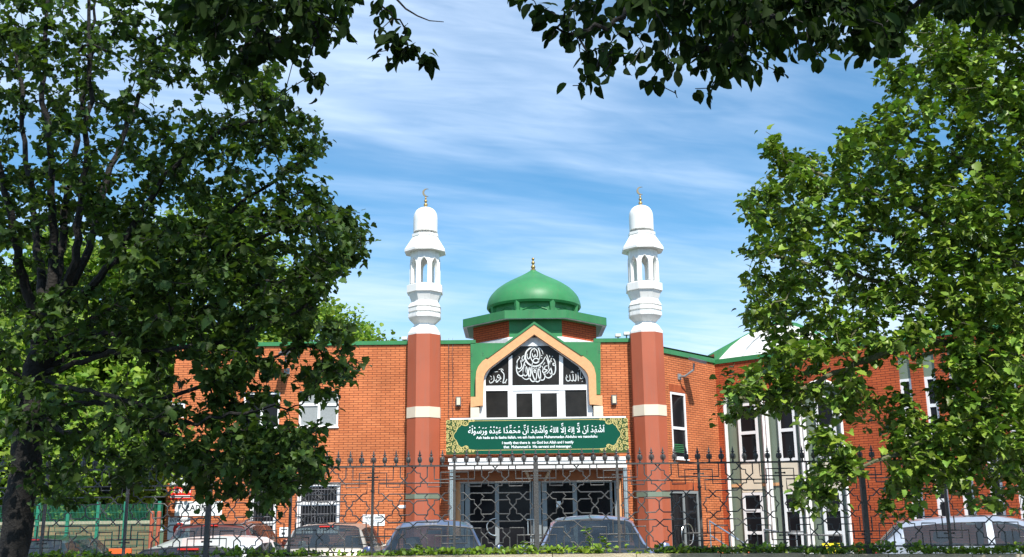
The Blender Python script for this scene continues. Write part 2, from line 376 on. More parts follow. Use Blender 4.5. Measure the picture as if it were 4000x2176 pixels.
_a('ا', 0xFE8D, 0xFE8E, None, None); _a('د', 0xFEA9, 0xFEAA, None, None); _a('ر', 0xFEAD, 0xFEAE, None, None); _a('و', 0xFEED, 0xFEEE, None, None)
_a('ش', 0xFEB5, 0xFEB6, 0xFEB7, 0xFEB8); _a('س', 0xFEB1, 0xFEB2, 0xFEB3, 0xFEB4); _a('ه', 0xFEE9, 0xFEEA, 0xFEEB, 0xFEEC)
_a('ن', 0xFEE5, 0xFEE6, 0xFEE7, 0xFEE8); _a('ل', 0xFEDD, 0xFEDE, 0xFEDF, 0xFEE0); _a('م', 0xFEE1, 0xFEE2, 0xFEE3, 0xFEE4)
_a('ح', 0xFEA1, 0xFEA2, 0xFEA3, 0xFEA4); _a('ع', 0xFEC9, 0xFECA, 0xFECB, 0xFECC); _a('ب', 0xFE8F, 0xFE90, 0xFE91, 0xFE92); _a('ي', 0xFEF1, 0xFEF2, 0xFEF3, 0xFEF4)
_a('L', 0xFEFB, 0xFEFC, None, None)
HAR = '\u064B\u064E\u064F\u0650\u0651\u0652'
_gc = {}
def glyph(g):
    if g not in _gc:
        v, f = text_mesh(g, 0.012); v2, _ = text_mesh(g + 'I'); v3, _ = text_mesh('I')
        _gc[g] = (v, f, max(p[0] for p in v2) - max(p[0] for p in v3))
    return _gc[g]
def arabic(s):
    """shape a right-to-left line out of presentation forms; returns one vertex / face list"""
    s = s.replace('لا', 'L'); V = []; F = []; x = 0.0
    units = []
    for ch in s:
        if ch in HAR: units[-1][1].append(ch)
        else: units.append([ch, []])
    for i, (ch, marks) in enumerate(units):
        if ch == ' ': x -= 0.26; continue
        if ch not in AR: continue
        pj = i > 0 and units[i - 1][0] in AR and AR[units[i - 1][0]][2] is not None
        nj = i + 1 < len(units) and units[i + 1][0] in AR and AR[ch][2] is not None
        g = AR[ch][(3 if nj else 1) if pj else (2 if nj else 0)]
        v, f, adv = glyph(g); x -= adv; b = len(V)
        V += [(p[0] + x, p[1]) for p in v]; F += [[b + k for k in q] for q in f]
        top = max(p[1] for p in v); bot = min(p[1] for p in v); cxm = x + adv / 2; lvl = max(top, 0.55)
        for m in marks:
            mv, mf, _ = glyph(m); mx0 = min(p[0] for p in mv); mx1 = max(p[0] for p in mv); my0 = min(p[1] for p in mv); my1 = max(p[1] for p in mv)
            dy = (bot - 0.08 - my1) if m == '\u0650' else (lvl + 0.08 - my0); b = len(V)
            if m != '\u0650': lvl += 0.08 + (my1 - my0)
            V += [(p[0] - (mx0 + mx1) / 2 + cxm, p[1] + dy) for p in mv]; F += [[b + k for k in q] for q in mf]
    return V, F

# ================================================================ SETTING
G0 = 0.10                                        # level of the car park
g = MB(); g.face([(-700, -500, 0), (700, -500, 0), (700, 1200, 0), (-700, 1200, 0)]); tag(g.build('ground', M['grassg']), kind='structure')
g = MB(); g.box((-60, -6, -0.05), (60, 8.3, 0.012)); tag(g.build('road', M['asph']), kind='structure')
g = MB(); g.box((-60, 8.42, -0.05), (60, 11.3, 0.115)); tag(g.build('pavement', M['pave']), kind='structure')
g = MB(); g.box((-60, 8.3, -0.05), (60, 8.42, 0.125)); tag(g.build('kerb', M['coping']), kind='structure')
g = MB(); g.box((-30, 11.75, -0.05), (32, 33.4, G0)); tag(g.build('car_park', M['asph']), kind='structure')
g = MB()
for k in range(-5, 7): g.box((k * 2.6 - 0.05, 13.2, G0), (k * 2.6 + 0.05, 18.0, G0 + 0.004))
tag(g.build('bay_markings', M['paint_line']), kind='structure')

# ================================================================ MAIN BUILDING
YF = 34.0
XL = X_(664, YF); XR = X_(2590, YF)
c0 = (XR, YF); c1 = (X_(2808, 36.6), 36.6)
PB = 8.2
bld = empty('brick_building', (X_(2087, YF), YF, G0), 'two-storey orange brick mosque with green parapet, arched gable window and glazed double doors', 'building')
zpar = Z_(1900, 1343, YF); zcap = Z_(1900, 1328, YF)
FA = ((XL, YF), (XR, YF)); fr = Frame(*FA)
def U(px, py=1700): return on_wall(px, py, *FA)[0]
def Zf(px, py): return on_wall(px, py, *FA)[1]
# openings
big_win = (U(1866, 1500), U(2325, 1500), Zf(2087, 1660), Zf(2087, 1395))
doorway = (U(1779, 1950), U(2432, 1950), G0, Zf(2090, 1830))
w_a = (U(1168, 1600), U(1322, 1600), Zf(1250, 1668), Zf(1250, 1527)); w_b = (U(950, 1600), U(1092, 1600), Zf(1020, 1676), Zf(1020, 1532)); w_c = (U(671, 1600), U(722, 1600), Zf(700, 1632), Zf(700, 1572))
w_d = (U(1160, 1970), U(1327, 1970), Zf(1240, 2078), Zf(1240, 1886)); d_l = (U(978, 1970), U(1080, 1970), G0, Zf(1030, 1880))
m = MB(); wall(m, *FA, G0, zpar, [big_win, doorway, w_a, w_b, w_c, w_d, d_l], 0.16)
m.build('wall', M['brick'], bld)
zparR = on_wall(2700, 1384, c0, c1)[1]
fc = Frame(c0, c1); CA = (c0, c1)
def Uc(px, py): return on_wall(px, py, *CA)
u0, zt = Uc(2617, 1530); u1, zb = Uc(2688, 1795); wc = (u0, u1, zb, zt)
u0, zt = Uc(2612, 1915); u1, _ = Uc(2730, 1960); dc = (u0, u1, G0, zt)
m = MB(); wall(m, c0, c1, G0, zparR - 0.16, [wc, dc], 0.14, uoff=0.07); m.build('canted_wall', M['brick'], bld)
# soldier courses over the two openings of the canted wall
M['soldier'] = brick_mat('soldier_brick', (0.50, 0.12, 0.04), (0.42, 0.09, 0.03), (0.10, 0.03, 0.02), 0.0765, 0.30, 0.009, 0.0)
for (a, b, z) in ((wc[0] - 0.05, wc[1] + 0.05, wc[3]), (dc[0] - 0.05, dc[1] + 0.05, dc[3])):
    m = MB(); q = [fc.pt(a, 0.006, z + 0.01), fc.pt(b, 0.006, z + 0.01), fc.pt(b, 0.006, z + 0.27), fc.pt(a, 0.006, z + 0.27)]
    m.face(q, [(a, 0), (b, 0), (b, 0.27), (a, 0.27)]); m.build('soldier_course', M['soldier'], bld)
# parapet caps
m = MB(); fr.box(m, -0.06, U(1858, 1340), -0.35, 0.05, zpar + 0.002, zcap); fr.box(m, U(2320, 1340), U(2590), -0.35, 0.05, zpar + 0.002, zcap)
m.build('parapet_cap', M['green'], bld)
m = MB(); fc.box(m, -0.02, (Vector(c1) - Vector(c0)).length + 0.3, -0.35, 0.05, zparR - 0.158, zparR); m.build('parapet_cap', M['green'], bld)
# back, sides and flat roof
m = MB()
for (a, b) in (((XL, YF + 16), (XL, YF)), ((XR, YF + 16), (XL, YF + 16)), ((c1[0], c1[1] + .01), (XR + .01, YF + 16))): wall(m, a, b, G0, zpar, [], 0.1)
m.build('side_wall', M['brick'], bld)
m = MB(); m.face([(XL, YF + .05, zpar - 0.12), (XR, YF + .05, zpar - 0.12), (c1[0], c1[1], zpar - 0.12), (XR, YF + 16, zpar - 0.12), (XL, YF + 16, zpar - 0.12)]); m.build('flat_roof', M['roofing'], bld)
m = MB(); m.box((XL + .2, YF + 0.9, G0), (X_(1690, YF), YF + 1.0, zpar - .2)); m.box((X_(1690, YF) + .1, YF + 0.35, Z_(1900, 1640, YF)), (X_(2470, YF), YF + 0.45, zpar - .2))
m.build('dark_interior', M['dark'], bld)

# the octagon, its eaves and the dome
XC = P(2086, 1250, YF + 2.2).x; AD = 2.14; AE = 2.50; YC = YF + 0.06 + AD
OR = PI / 8
zeb = Z_(2087, 1243, YC - AE); zet = Z_(2087, 1211, YC - AE)
m = MB(); m.lathe(XC, YC, [(AD, zpar - 0.1), (AD, zeb + 0.05)], 8, OR, False, True)
# brick faces with metre UV
m = MB(); rad = AD / math.cos(PI / 8)
cor = [(XC + rad * math.cos(-PI / 2 + PI / 8 + k * PI / 4), YC + rad * math.sin(-PI / 2 + PI / 8 + k * PI / 4)) for k in range(8)]
for k in range(8):
    if k == 7: continue
    a, b = cor[k], cor[(k + 1) % 8]; wall(m, a, b, zpar - 0.12, zeb + 0.03, [])
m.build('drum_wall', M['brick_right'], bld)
m = MB(); a, b = cor[7], cor[0]; m.box((a[0], a[1] - 0.012, zpar - 0.1), (b[0], a[1] + 0.05, zeb + 0.03)); m.build('drum_panel', M['green'], bld)
m = MB(); m.box((a[0] - .0, a[1] - 0.03, Z_(2087, 1292, YF)), (b[0], a[1] - 0.0125, Z_(2087, 1294, YF) + .02)); m.build('drum_trim', M['greend'], bld)
m = MB(); m.lathe(XC, YC, [(AE, zeb), (AE, zet), (AE - 0.05, zet), (1.7, zet + 0.12)], 8, OR, False, True); m.build('eaves', M['green'], bld)
m = MB(); m.lathe(XC, YC, [(AD + 0.005, zeb + 0.02), (AE - 0.01, zeb - 0.012), (AE - 0.01, zeb - 0.004), (AD, zeb + 0.03)], 8, OR, False, True); m.build('soffit', M['soffit'], bld)
# low white step round the foot of the octagon
m = MB(); m.lathe(XC, YC, [(AD + 0.12, zpar - 0.1), (AD + 0.12, zcap + 0.04), (AD, zcap + 0.10)], 8, OR, False, True)
m.build('drum_plinth', M['soffit'], bld)
# upper drum with pilasters and pointed panels
RD = 171 / FPX * (YC / math.cos(TH)) * 0.985
zd0 = zet + 0.03; zrim = Z_(2087, 1169, YC - 1.47); zd1 = zrim + 0.02
m = MB(); m.lathe(XC, YC, [(RD - 0.12, zd0 - .02), (RD - 0.12, zd1)], 8, OR, False, True)
ap = RD - 0.12
for k in range(8):
    an = -PI / 2 + PI / 8 + k * PI / 4; r = ap / math.cos(PI / 8)
    m.lathe(XC + r * math.cos(an), YC + r * math.sin(an), [(0.09, zd0 - .02), (0.09, zd0 + 0.22), (0.13, zd1)], 6, an, False)
m.build('upper_drum', M['green'], bld)
m = MB()
for k in range(8):
    an = -PI / 2 + k * PI / 4; o = Vector((XC + (ap + 0.015) * math.cos(an), YC + (ap + 0.015) * math.sin(an), 0)); ex = Vector((-math.sin(an), math.cos(an), 0))
    hw = ap * math.tan(PI / 8) - 0.13; pts = [(-hw, 0.0), (-hw, 0.10), (-hw + 0.05, 0.16), (0, 0.30), (hw - 0.05, 0.16), (hw, 0.10), (hw, 0.0)]
    m.tube([o + ex * x + Vector((0, 0, zd0 + 0.06 + z)) for x, z in pts], 0.018, 5)
m.build('drum_moulding', M['greend'], bld)
def hwm(px, Y): return px / FPX * (Y / math.cos(TH)) * 1.0
prof = []
zr = Z_(2087, 1210, YC)
for (hw, py) in ((178, 1213), (184, 1205), (183.5, 1196), (180, 1182), (174.5, 1168), (167, 1157), (157, 1145.5), (145, 1134), (131, 1124), (116, 1114), (100, 1105), (84, 1097), (68, 1089), (54, 1082), (40, 1074.5), (27, 1067), (16, 1060.5), (9, 1056)):
    p0 = P(2087, py, YC); sc = (p0 - CAM).dot(FW) / FPX
    prof.append((hw * sc, p0.z))
apex = prof[-1][1]
m = MB(); m.lathe(XC, YC, [(0.3, zd1 + .02), (prof[0][0] - 0.25, zd1 + 0.005), (prof[0][0] - .03, prof[0][1] + .01)] + prof, 64); m.build('dome', M['green'], bld)
def ball(mb, x, y, z, r, n=14): mb.lathe(x, y, [(r * math.sin(PI * k / 8) + 1e-4, z - r * math.cos(PI * k / 8)) for k in range(9)], n)
sc = (P(2087, 1040, YC) - CAM).dot(FW) / FPX
m = MB(); zz0 = Z_(2087, 1056, YC); m.lathe(XC, YC, [(10.5 * sc, zz0 - 0.03), (11 * sc, zz0 + 0.02), (4 * sc, zz0 + 0.05), (3 * sc, zz0 + 0.4)], 14)
for py, r in ((1043.5, 9), (1027, 7.3), (1012, 6)): ball(m, XC, YC, Z_(2087, py, YC), r * sc)
m.build('finial', M['brass'], bld)

# green cladding, peach arch, gable trim
def xz(px, py, Y): p = P(px, py, Y); return (p.x, p.z)
outer = [(1838, 1591), (1838, 1550), (1858, 1550), (1858, 1478), (1861, 1450), (1868, 1431), (1884, 1411), (1905, 1396), (2087, 1264), (2270, 1386), (2291, 1400), (2309, 1416), (2321, 1436), (2328, 1464), (2330, 1544), (2353, 1544), (2354, 1585)]
inner = [(1872, 1585), (1886, 1584), (1887, 1560), (1889, 1484), (1891, 1470), (1897, 1456), (1908, 1442), (1922, 1430), (2087, 1306), (2252, 1418), (2268, 1430), (2284, 1444), (2294, 1458), (2299, 1474), (2302, 1560), (2304, 1580), (2320, 1580)]
ya = YF - 0.24
m = MB(); m.ring([xz(x, y, ya) for x, y in outer], [xz(x, y, ya) for x, y in inner], ya, YF + 0.06); m.build('arch_surround', M['peach'], bld)
for (xa, xb, y0, y1) in ((1838, 1872, 1591, 1634), (2320, 2355, 1585, 1628)):
    m = MB(); a = xz(xa, y1, ya); b = xz(xb, y0, ya); m.box((a[0], ya + 0.002, a[1]), (b[0], YF - 0.003, b[1] - 0.003)); m.build('arch_base', M['cream'], bld)
m = MB(); t1 = [(1897, 1396), (2087, 1256), (2279, 1386)]; t2 = [(1905, 1399), (2087, 1266), (2271, 1389)]
m.ring([xz(x, y, ya - .03) for x, y in t1], [xz(x, y, ya - .03) for x, y in t2], ya - 0.03, YF + 0.1); m.build('gable_trim', M['green'], bld)
yg = YF - 0.05
panL = [(1838, 1549), (1838, 1340), (1978, 1340), (2087, 1262), (2087, 1300), (1930, 1414), (1895, 1440), (1872, 1470), (1870, 1549)]
panR = [(2346, 1541), (2346, 1336), (2196, 1336), (2087, 1262), (2087, 1300), (2250, 1404), (2290, 1430), (2312, 1470), (2316, 1541)]
for q in (panL, panR): m = MB(); m.prism([xz(x, y, yg) for x, y in q], yg, YF - 0.004); m.build('green_cladding', M['green'], bld)
m = MB()
for (x, y) in ((1843, 1382), (1887, 1379), (1843, 1390), (1887, 1388), (2293, 1371), (2340, 1370), (2293, 1380), (2340, 1378), (2340, 1440), (2340, 1490), (1843, 1450)):
    m = MB(); p = P(x, y, yg); m.lathe(p.x, yg - 0.004, [(0.012, p.z - 0.012), (0.012, p.z + 0.012)], 6); m.build('fixing', M['ironw'], bld)

# the white window under the arch
yw = YF + 0.02
wn = MB()
def bx(mb, xa, xb, y0, y1, Y, d=0.06, dx=0):
    a = P(xa, (y0 + y1) / 2, Y).x; b = P(xb, (y0 + y1) / 2, Y).x; mb.box((a, Y - d, P((xa + xb) / 2, y1, Y).z), (b, Y, P((xa + xb) / 2, y0, Y).z)); return mb
fo = [(1868, 1640), (1882, 1560), (1886, 1478), (1893, 1462), (1908, 1440), (2087, 1304), (2268, 1428), (2288, 1452), (2300, 1480), (2306, 1560), (2322, 1638)]
fi = [(1900, 1640), (1898, 1560), (1897, 1482), (1903, 1467), (1916, 1444), (2087, 1312), (2258, 1433), (2276, 1460), (2288, 1484), (2291, 1560), (2293, 1638)]
wn.ring([xz(x, y, yw) for x, y in fo], [xz(x, y, yw) for x, y in fi], yw - 0.07, yw)
wr = wn.build('arched_window', M['upvc'], bld)
m = MB(); bx(m, 1895, 2292, 1506, 1526, yw, 0.075); bx(m, 1984, 2004, 1526, 1640, yw, 0.062); bx(m, 2184, 2208, 1526, 1640, yw, 0.062); bx(m, 2080, 2111, 1538, 1631, yw, 0.05)
bx(m, 2004, 2184, 1526, 1537, yw, 0.05); bx(m, 2004, 2017, 1538, 1631, yw, 0.05); bx(m, 2176, 2184, 1538, 1631, yw, 0.05); bx(m, 1890, 2300, 1631, 1642, yw, 0.078)
for (xa, xb, ta, tb) in ((1987, 2001, 1399, 1388), (2184, 2199, 1386, 1396)):
    m.prism([xz(xa, 1506, yw), xz(xb, 1506, yw), xz(xb, tb, yw), xz(xa, ta, yw)], yw - 0.06, yw)
m.build('mullion', M['upvc'], wr)
m = MB(); m.prism([xz(x, y, yw) for x, y in [(1896, 1634), (1895, 1478), (1912, 1441), (2087, 1308), (2262, 1429), (2284, 1458), (2294, 1484), (2296, 1634)]], yw - 0.035, yw - 0.02)
m.build('pane', M['glassw'], wr)
# the writing on the glass, brushed in white
cf = Frame((P(1950, 1400, yw).x, yw - 0.036), (P(1950, 1400, yw).x + 1, yw - 0.036))
sc = (P(2075, 1400, yw) - CAM).dot(FW) / FPX / 7.004
xo = P(1950, 1420, yw).x; zo = P(2075, 1320, yw).z + 0.012
def stroke(mb, pts, w0, w1=None, sub=5, taper=True):
    w1 = w1 or w0; p = [pts[0]] + list(pts) + [pts[-1]]; o = []
    for i in range(1, len(p) - 2):
        for k in range(sub):
            t = k / sub; a, b, c, d = p[i - 1], p[i], p[i + 1], p[i + 2]
            o.append(tuple(0.5 * (2 * b[j] + (c[j] - a[j]) * t + (2 * a[j] - 5 * b[j] + 4 * c[j] - d[j]) * t * t + (3 * b[j] - a[j] - 3 * c[j] + d[j]) * t ** 3) for j in (0, 1)))
    o.append(pts[-1]); n = len(o); ws = []
    for i in range(n):
        t = i / (n - 1); w = w0 + (w1 - w0) * math.sin(PI * t) if taper else w0
        ws.append(w * sc * .84)
    mb.ribbon([(x * sc, -y * sc / math.cos(TH) * 0.985) for x, y in o], ws, Vector((xo, yw - 0.036, zo)), Vector((1, 0, 0)), Vector((0, 0, 1)), Vector((0, -1, 0)), 0.003)
cal = MB()
ST = [([(1205, 470), (1180, 380), (1110, 300), (1020, 262), (930, 262), (830, 310), (750, 390), (718, 490), (722, 590), (770, 690), (860, 760), (960, 790), (1060, 775), (1150, 715), (1210, 640), (1250, 560), (1285, 530)], 14, 52),
 ([(965, 150), (962, 230), (965, 300)], 18, 18), ([(985, 150), (1040, 230), (1085, 330), (1115, 450), (1110, 560), (1075, 660)], 18, 32),
 ([(770, 450), (765, 520), (800, 590), (850, 520), (860, 420), (900, 340), (960, 312), (1020, 345), (1050, 420), (1045, 520), (1000, 520), (985, 460)], 22, 34),
 ([(980, 470), (950, 545), (915, 500), (905, 430)], 18, 30), ([(965, 345), (960, 410)], 14, 16),
 ([(860, 520), (880, 600), (940, 680), (1010, 700), (1075, 660), (1070, 600), (1010, 572), (950, 600), (930, 650)], 22, 44),
 ([(910, 690), (890, 800), (895, 930), (930, 1080), (980, 1180), (1030, 1210), (1085, 1190), (1120, 1110), (1120, 960), (1080, 800)], 22, 40),
 ([(1120, 740), (1125, 800), (1100, 840), (1060, 900), (1060, 1010), (1100, 1130), (1160, 1170), (1220, 1140), (1240, 1060), (1200, 980)], 20, 38),
 ([(480, 690), (470, 800), (480, 930), (530, 1020), (600, 1050), (650, 1010), (650, 900), (690, 780)], 20, 40),
 ([(540, 520), (560, 560), (500, 630), (480, 740), (500, 830), (560, 850), (610, 790), (600, 700), (580, 640)], 20, 36),
 ([(690, 500), (640, 520), (625, 600), (680, 610), (690, 520)], 18, 26), ([(590, 620), (620, 650), (680, 620)], 22, 22),
 ([(720, 650), (690, 700), (660, 800), (600, 890), (520, 950)], 20, 36), ([(690, 780), (660, 900), (660, 1000), (710, 1050), (760, 1010), (770, 900), (740, 800), (725, 900), (735, 960)], 18, 32),
 ([(610, 1060), (680, 1130), (760, 1140), (830, 1080), (860, 960), (830, 820), (800, 920), (800, 1020), (840, 1130), (900, 1200), (970, 1180), (1010, 1100), (1010, 980), (960, 900)], 20, 42),
 ([(940, 900), (960, 960), (1000, 930), (970, 880), (940, 900)], 24, 30), ([(910, 870), (950, 835), (1000, 850)], 14, 18), ([(1020, 820), (1030, 880)], 14, 22),
 ([(1160, 780), (1200, 860), (1180, 940), (1230, 960), (1310, 900), (1240, 880), (1250, 800), (1320, 780)], 20, 34),
 ([(1200, 760), (1250, 690)], 18, 20), ([(1240, 960), (1260, 1070), (1340, 1110), (1420, 1060), (1430, 940), (1400, 820), (1380, 700), (1420, 590)], 20, 40),
 ([(1300, 480), (1340, 600), (1370, 720), (1400, 820), (1360, 920), (1290, 1000)], 20, 34), ([(1280, 560), (1320, 640), (1345, 760), (1345, 880)], 18, 28),
 ([(1370, 960), (1420, 1020), (1490, 1010), (1530, 920), (1535, 780), (1520, 660), (1480, 590)], 20, 36), ([(1530, 720), (1470, 720), (1480, 770), (1530, 770)], 24, 34),
 ([(1440, 570), (1410, 640), (1440, 680)], 18, 26), ([(1380, 490), (1380, 550)], 18, 22), ([(1450, 515), (1465, 545)], 28, 30), ([(1150, 490), (1175, 510)], 26, 28), ([(1150, 555), (1175, 575)], 26, 28), ([(700, 740), (715, 780)], 20, 24)]
for pts, a, b in ST: stroke(cal, pts, a, b)
cal.build('calligraphy', M['glassletter'], wr, fixn=False)
# left pane, right pane
for x0_, y0_, s_, data in ((1700, 1250, 7.004 / 3.22, [([(855, 625), (830, 640), (862, 680), (862, 740), (850, 790), (880, 780), (900, 745)], 10, 14), ([(800, 625), (840, 618), (858, 640)], 6, 9), ([(870, 790), (890, 792)], 9, 9), ([(680, 760), (690, 790), (720, 780), (740, 750), (735, 700)], 8, 13), ([(740, 750), (780, 770), (820, 735), (780, 720), (800, 690), (830, 740)], 8, 13), ([(740, 655), (790, 650)], 5, 7), ([(690, 700), (710, 720)], 7, 7), ([(770, 740), (765, 780), (790, 775)], 8, 12), ([(715, 735), (700, 750)], 5, 7), ([(818, 770), (826, 776)], 9, 9)]),
                          (1700, 1250, 7.004 / 3.22, [([(1650, 700), (1640, 750), (1660, 778), (1690, 760), (1685, 700)], 8, 13), ([(1690, 760), (1720, 778), (1730, 740), (1725, 690)], 8, 13), ([(1730, 760), (1755, 778), (1765, 740), (1762, 690)], 8, 13), ([(1790, 670), (1792, 780)], 7, 12), ([(1800, 640), (1825, 625), (1822, 690), (1815, 750)], 5, 8), ([(1820, 750), (1850, 745), (1845, 720)], 6, 9), ([(1700, 668), (1740, 668)], 5, 7), ([(1715, 650), (1725, 665)], 5, 6), ([(1835, 790), (1845, 778)], 7, 7), ([(1640, 720), (1665, 730)], 6, 9)])):
    cal = MB()
    for pts, a, b in data: stroke(cal, [((x0_ + x / 3.22 - 1950) * 7.004, (y0_ + y / 3.22 - 1320) * 7.004) for x, y in pts], a * s_, b * s_)
    cal.build('calligraphy', M['glassletter'], wr, fixn=False)

# left wing windows
W1 = window(fr, bld, *w_a, rows=(0.62, 0.38), cols=2, pane='curtain', sill=True)
W2 = window(fr, bld, *w_b, rows=(1,), cols=2, sill=True)
W3 = window(fr, bld, *w_c, rows=(1,), cols=1)
W4 = window(fr, bld, *w_d, rows=(0.58, 0.42), cols=1, fw=0.12, sill=True)
for (hole, name) in ((w_d, 'window_grille'), (d_l, 'gate_grille')):
    m = MB(); a, b, c, e = hole; a -= 0.02; b += 0.02
    n = int((b - a) / 0.095)
    for k in range(n + 1): u = a + (b - a) * k / n; m.tube([fr.pt(u, 0.06, max(c - 0.05, G0 + 0.03)), fr.pt(u, 0.06, e + 0.02)], 0.009, 5)
    for z in (c + 0.06, c + (e - c) * .36, c + (e - c) * .62, c + (e - c) * .86, e): m.tube([fr.pt(a, 0.06, z), fr.pt(b, 0.06, z)], 0.013, 5)
    uc = (a + b) / 2
    for zc in (c + (e - c) * .25, c + (e - c) * .74):
        for r, dx in ((0.09, 0), (0.06, -.12), (0.06, .12)):
            m.tube([fr.pt(uc + dx + r * math.cos(t * PI / 8), 0.075, zc + 1.6 * r * math.sin(t * PI / 8)) for t in range(17)], 0.009, 4)
    for u in (a, b): m.tube([fr.pt(u, -0.02, c + .3), fr.pt(u, 0.06, c + .3)], 0.012, 5); m.tube([fr.pt(u, -0.02, e - .1), fr.pt(u, 0.06, e - .1)], 0.012, 5)
    m.build(name, M['ironw'], bld)
dr = window(fr, bld, *d_l, rows=(0.55, 0.45), cols=1, name='door', fw=0.10)
h = MB(); h.tube([fr.pt(d_l[1] - .16, -0.02, 1.1), fr.pt(d_l[1] - .16, 0.02, 1.12), fr.pt(d_l[1] - .16, 0.02, 1.4), fr.pt(d_l[1] - .16, -0.02, 1.42)], 0.012, 6); h.build('handle', M['steel'], dr)

# canted wall window and door
wcx = window(fc, bld, *wc, rows=(0.46, 0.54), fw=0.075, rec=0.05, sill=True, pane='glass')
m = MB(); 
for k in range(5): fc.box(m, wc[0] + 0.14, wc[1] - 0.16 - k * .01, -0.033, -0.026, wc[2] + 0.22 + k * 0.06, wc[2] + 0.245 + k * 0.06)
m.build('green_blind', M['green'], wcx)
dcx = window(fc, bld, *dc, rows=(1,), cols=2, fw=0.09, rec=0.06, name='door', fm='alu')
m = MB(); uc = (dc[0] + dc[1]) / 2
for s in (-1, 1): m.tube([fc.pt(uc + s * (0.05 + 0.30 * math.sin(t * PI / 10)), 0.06, 1.22 + 0.34 * math.cos(t * PI / 10)) for t in range(11)], 0.02, 8)
m.build('handle', M['steel'], dcx)

# entrance: lintel, jambs, doors
ze = doorway[3]; zl = Zf(2090, 1878); ye = YF + 0.9
m = MB(); m.box((P(1779, 1950, YF).x, YF + 0.12, zl), (P(2432, 1950, YF).x, YF + 0.35, ze)); m.build('lintel', M['lintel'], bld)
for a, b in ((1779, 1799), (2418, 2432)): m = MB(); m.box((P(a, 1950, YF).x + .002, YF + 0.10, G0), (P(b, 1950, YF).x - .002, YF + 0.118, zl)); m.build('door_jamb', M['peach'], bld)
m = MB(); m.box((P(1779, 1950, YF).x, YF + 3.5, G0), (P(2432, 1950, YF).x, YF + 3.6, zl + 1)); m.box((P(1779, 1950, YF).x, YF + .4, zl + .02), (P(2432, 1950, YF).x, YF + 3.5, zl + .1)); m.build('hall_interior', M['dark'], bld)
m = MB(); m.box((P(2250, 1900, YF + .6).x, YF + 0.55, Zf(2300, 1908)), (P(2372, 1900, YF + .6).x, YF + 0.9, Zf(2300, 1882))); m.build('door_heater', M['cream'], bld); m = MB(); m.box((P(1960, 1900, YF + .6).x, YF + 0.55, Zf(2000, 1912)), (P(2060, 1900, YF + .6).x, YF + 0.9, Zf(2000, 1886)))
m.build('door_heater', M['cream'], bld)
yd = YF + 0.28
for (fx0, fx1, st, pl, pr, hx) in ((1799, 2084, (1934, 1950), 1836, 2070, 1925), (2100, 2410, (2238, 2255), 2137, 2384, 2228)):
    m = MB(); z1_ = zl - 0.002
    def vb(a, b, d=0.07, o=0.0): m.box((P(a, 2000, yd).x, yd - d, G0), (P(b, 2000, yd).x, yd - o, z1_))
    vb(fx0, fx0 + 14, 0.09); vb(fx0 + 18, pl, 0.05); vb(*st, 0.06); vb(pr, pr + 9, 0.08); vb(fx1 - 8, fx1, 0.08)
    m.box((P(fx0 + 14, 2000, yd).x, yd - 0.03, z1_ - 0.07), (P(fx1 - 8, 2000, yd).x, yd - 0.001, z1_))
    dd = m.build('double_door', M['alu'], bld)
    m = MB(); m.box((P(pl, 2000, yd).x, yd - 0.028, G0 + 0.1), (P(st[0], 2000, yd).x, yd - 0.02, z1_ - 0.08)); m.build('pane', M['glass'], dd)
    m = MB(); m.box((P(st[1], 2000, yd).x, yd - 0.028, G0 + 0.1), (P(pr, 2000, yd).x, yd - 0.02, z1_ - 0.08)); m.build('pane', M['glass'], dd)
    m = MB(); c = P(st[0] + 4, 2059, yd); m.tube([(c.x - 0.30 * math.sin(t * PI / 10), yd - 0.13, c.z + 0.27 * math.cos(t * PI / 10)) for t in range(11)], 0.022, 8)
    for s in (-1, 1): m.tube([(c.x, yd - 0.13, c.z + s * 0.27), (c.x, yd - 0.05, c.z + s * 0.27)], 0.016, 8)
    m.build('handle', M['steel'], dd)
    m = MB(); c = P(pr + 4, 2059, yd); m.tube([(c.x - .1, yd - 0.15, c.z + 0.24), (c.x - .1, yd - 0.15, c.z - 0.24)], 0.02, 8); m.tube([(c.x + .1, yd - 0.15, c.z + 0.24), (c.x + .1, yd - 0.15, c.z - 0.24)], 0.02, 8)
    for s in (-1, 1): m.tube([(c.x - .13, yd - 0.15, c.z + s * 0.24), (c.x + .13, yd - 0.15, c.z + s * 0.24)], 0.016, 8)
    m.build('handle', M['steel'], dd)
m = MB(); a = P(2173, 1960, yd - .04); m.box((a.x, yd - 0.036, Z_(2173, 1982, yd)), (P(2190, 1960, yd).x, yd - 0.030, Z_(2173, 1958, yd))); m.build('notice', M['letter'], bld)

# canopy on steel posts
yc0 = YF - 1.15
cp = empty('entrance_canopy', (XC, yc0, G0), 'white stepped flat canopy on round steel posts over the glazed entrance doors', 'canopy')
m = MB()
for (ya_, yb_, ins) in ((1787, 1800, 0.0), (1800.8, 1815, 0.03), (1815.8, 1830, 0.0)):
    a = P(1751 , yb_, yc0); b = P(2449, ya_, yc0); zt_ = P(2100, ya_, yc0).z; zb_ = P(2100, yb_, yc0).z; m.box((a.x + ins, yc0 + ins, zb_), (b.x - ins, YF - 0.004, zt_))
m.build('roof_slab', M['white'], cp)
ztp = P(2100, 1830, yc0).z
for px, r in ((1763, 0.085), (2445, 0.085)):
    m = MB(); x = P(px, 1950, yc0 + .2).x; m.lathe(x, yc0 + 0.2, [(r + .03, G0), (r + .03, G0 + .02), (r, G0 + .02), (r, ztp - 0.001)], 20); m.build('post', M['steel'], cp)
for px in (2071, 2128):
    m = MB(); s = 1 if px > 2100 else -1; x = P(px, 1850, YF).x; m.tube([(x + s * .16, YF - .35, ztp - .01), (x, YF + 0.10, Zf(2100, 1876))], 0.05, 4); m.build('brace', M['cream'], cp)

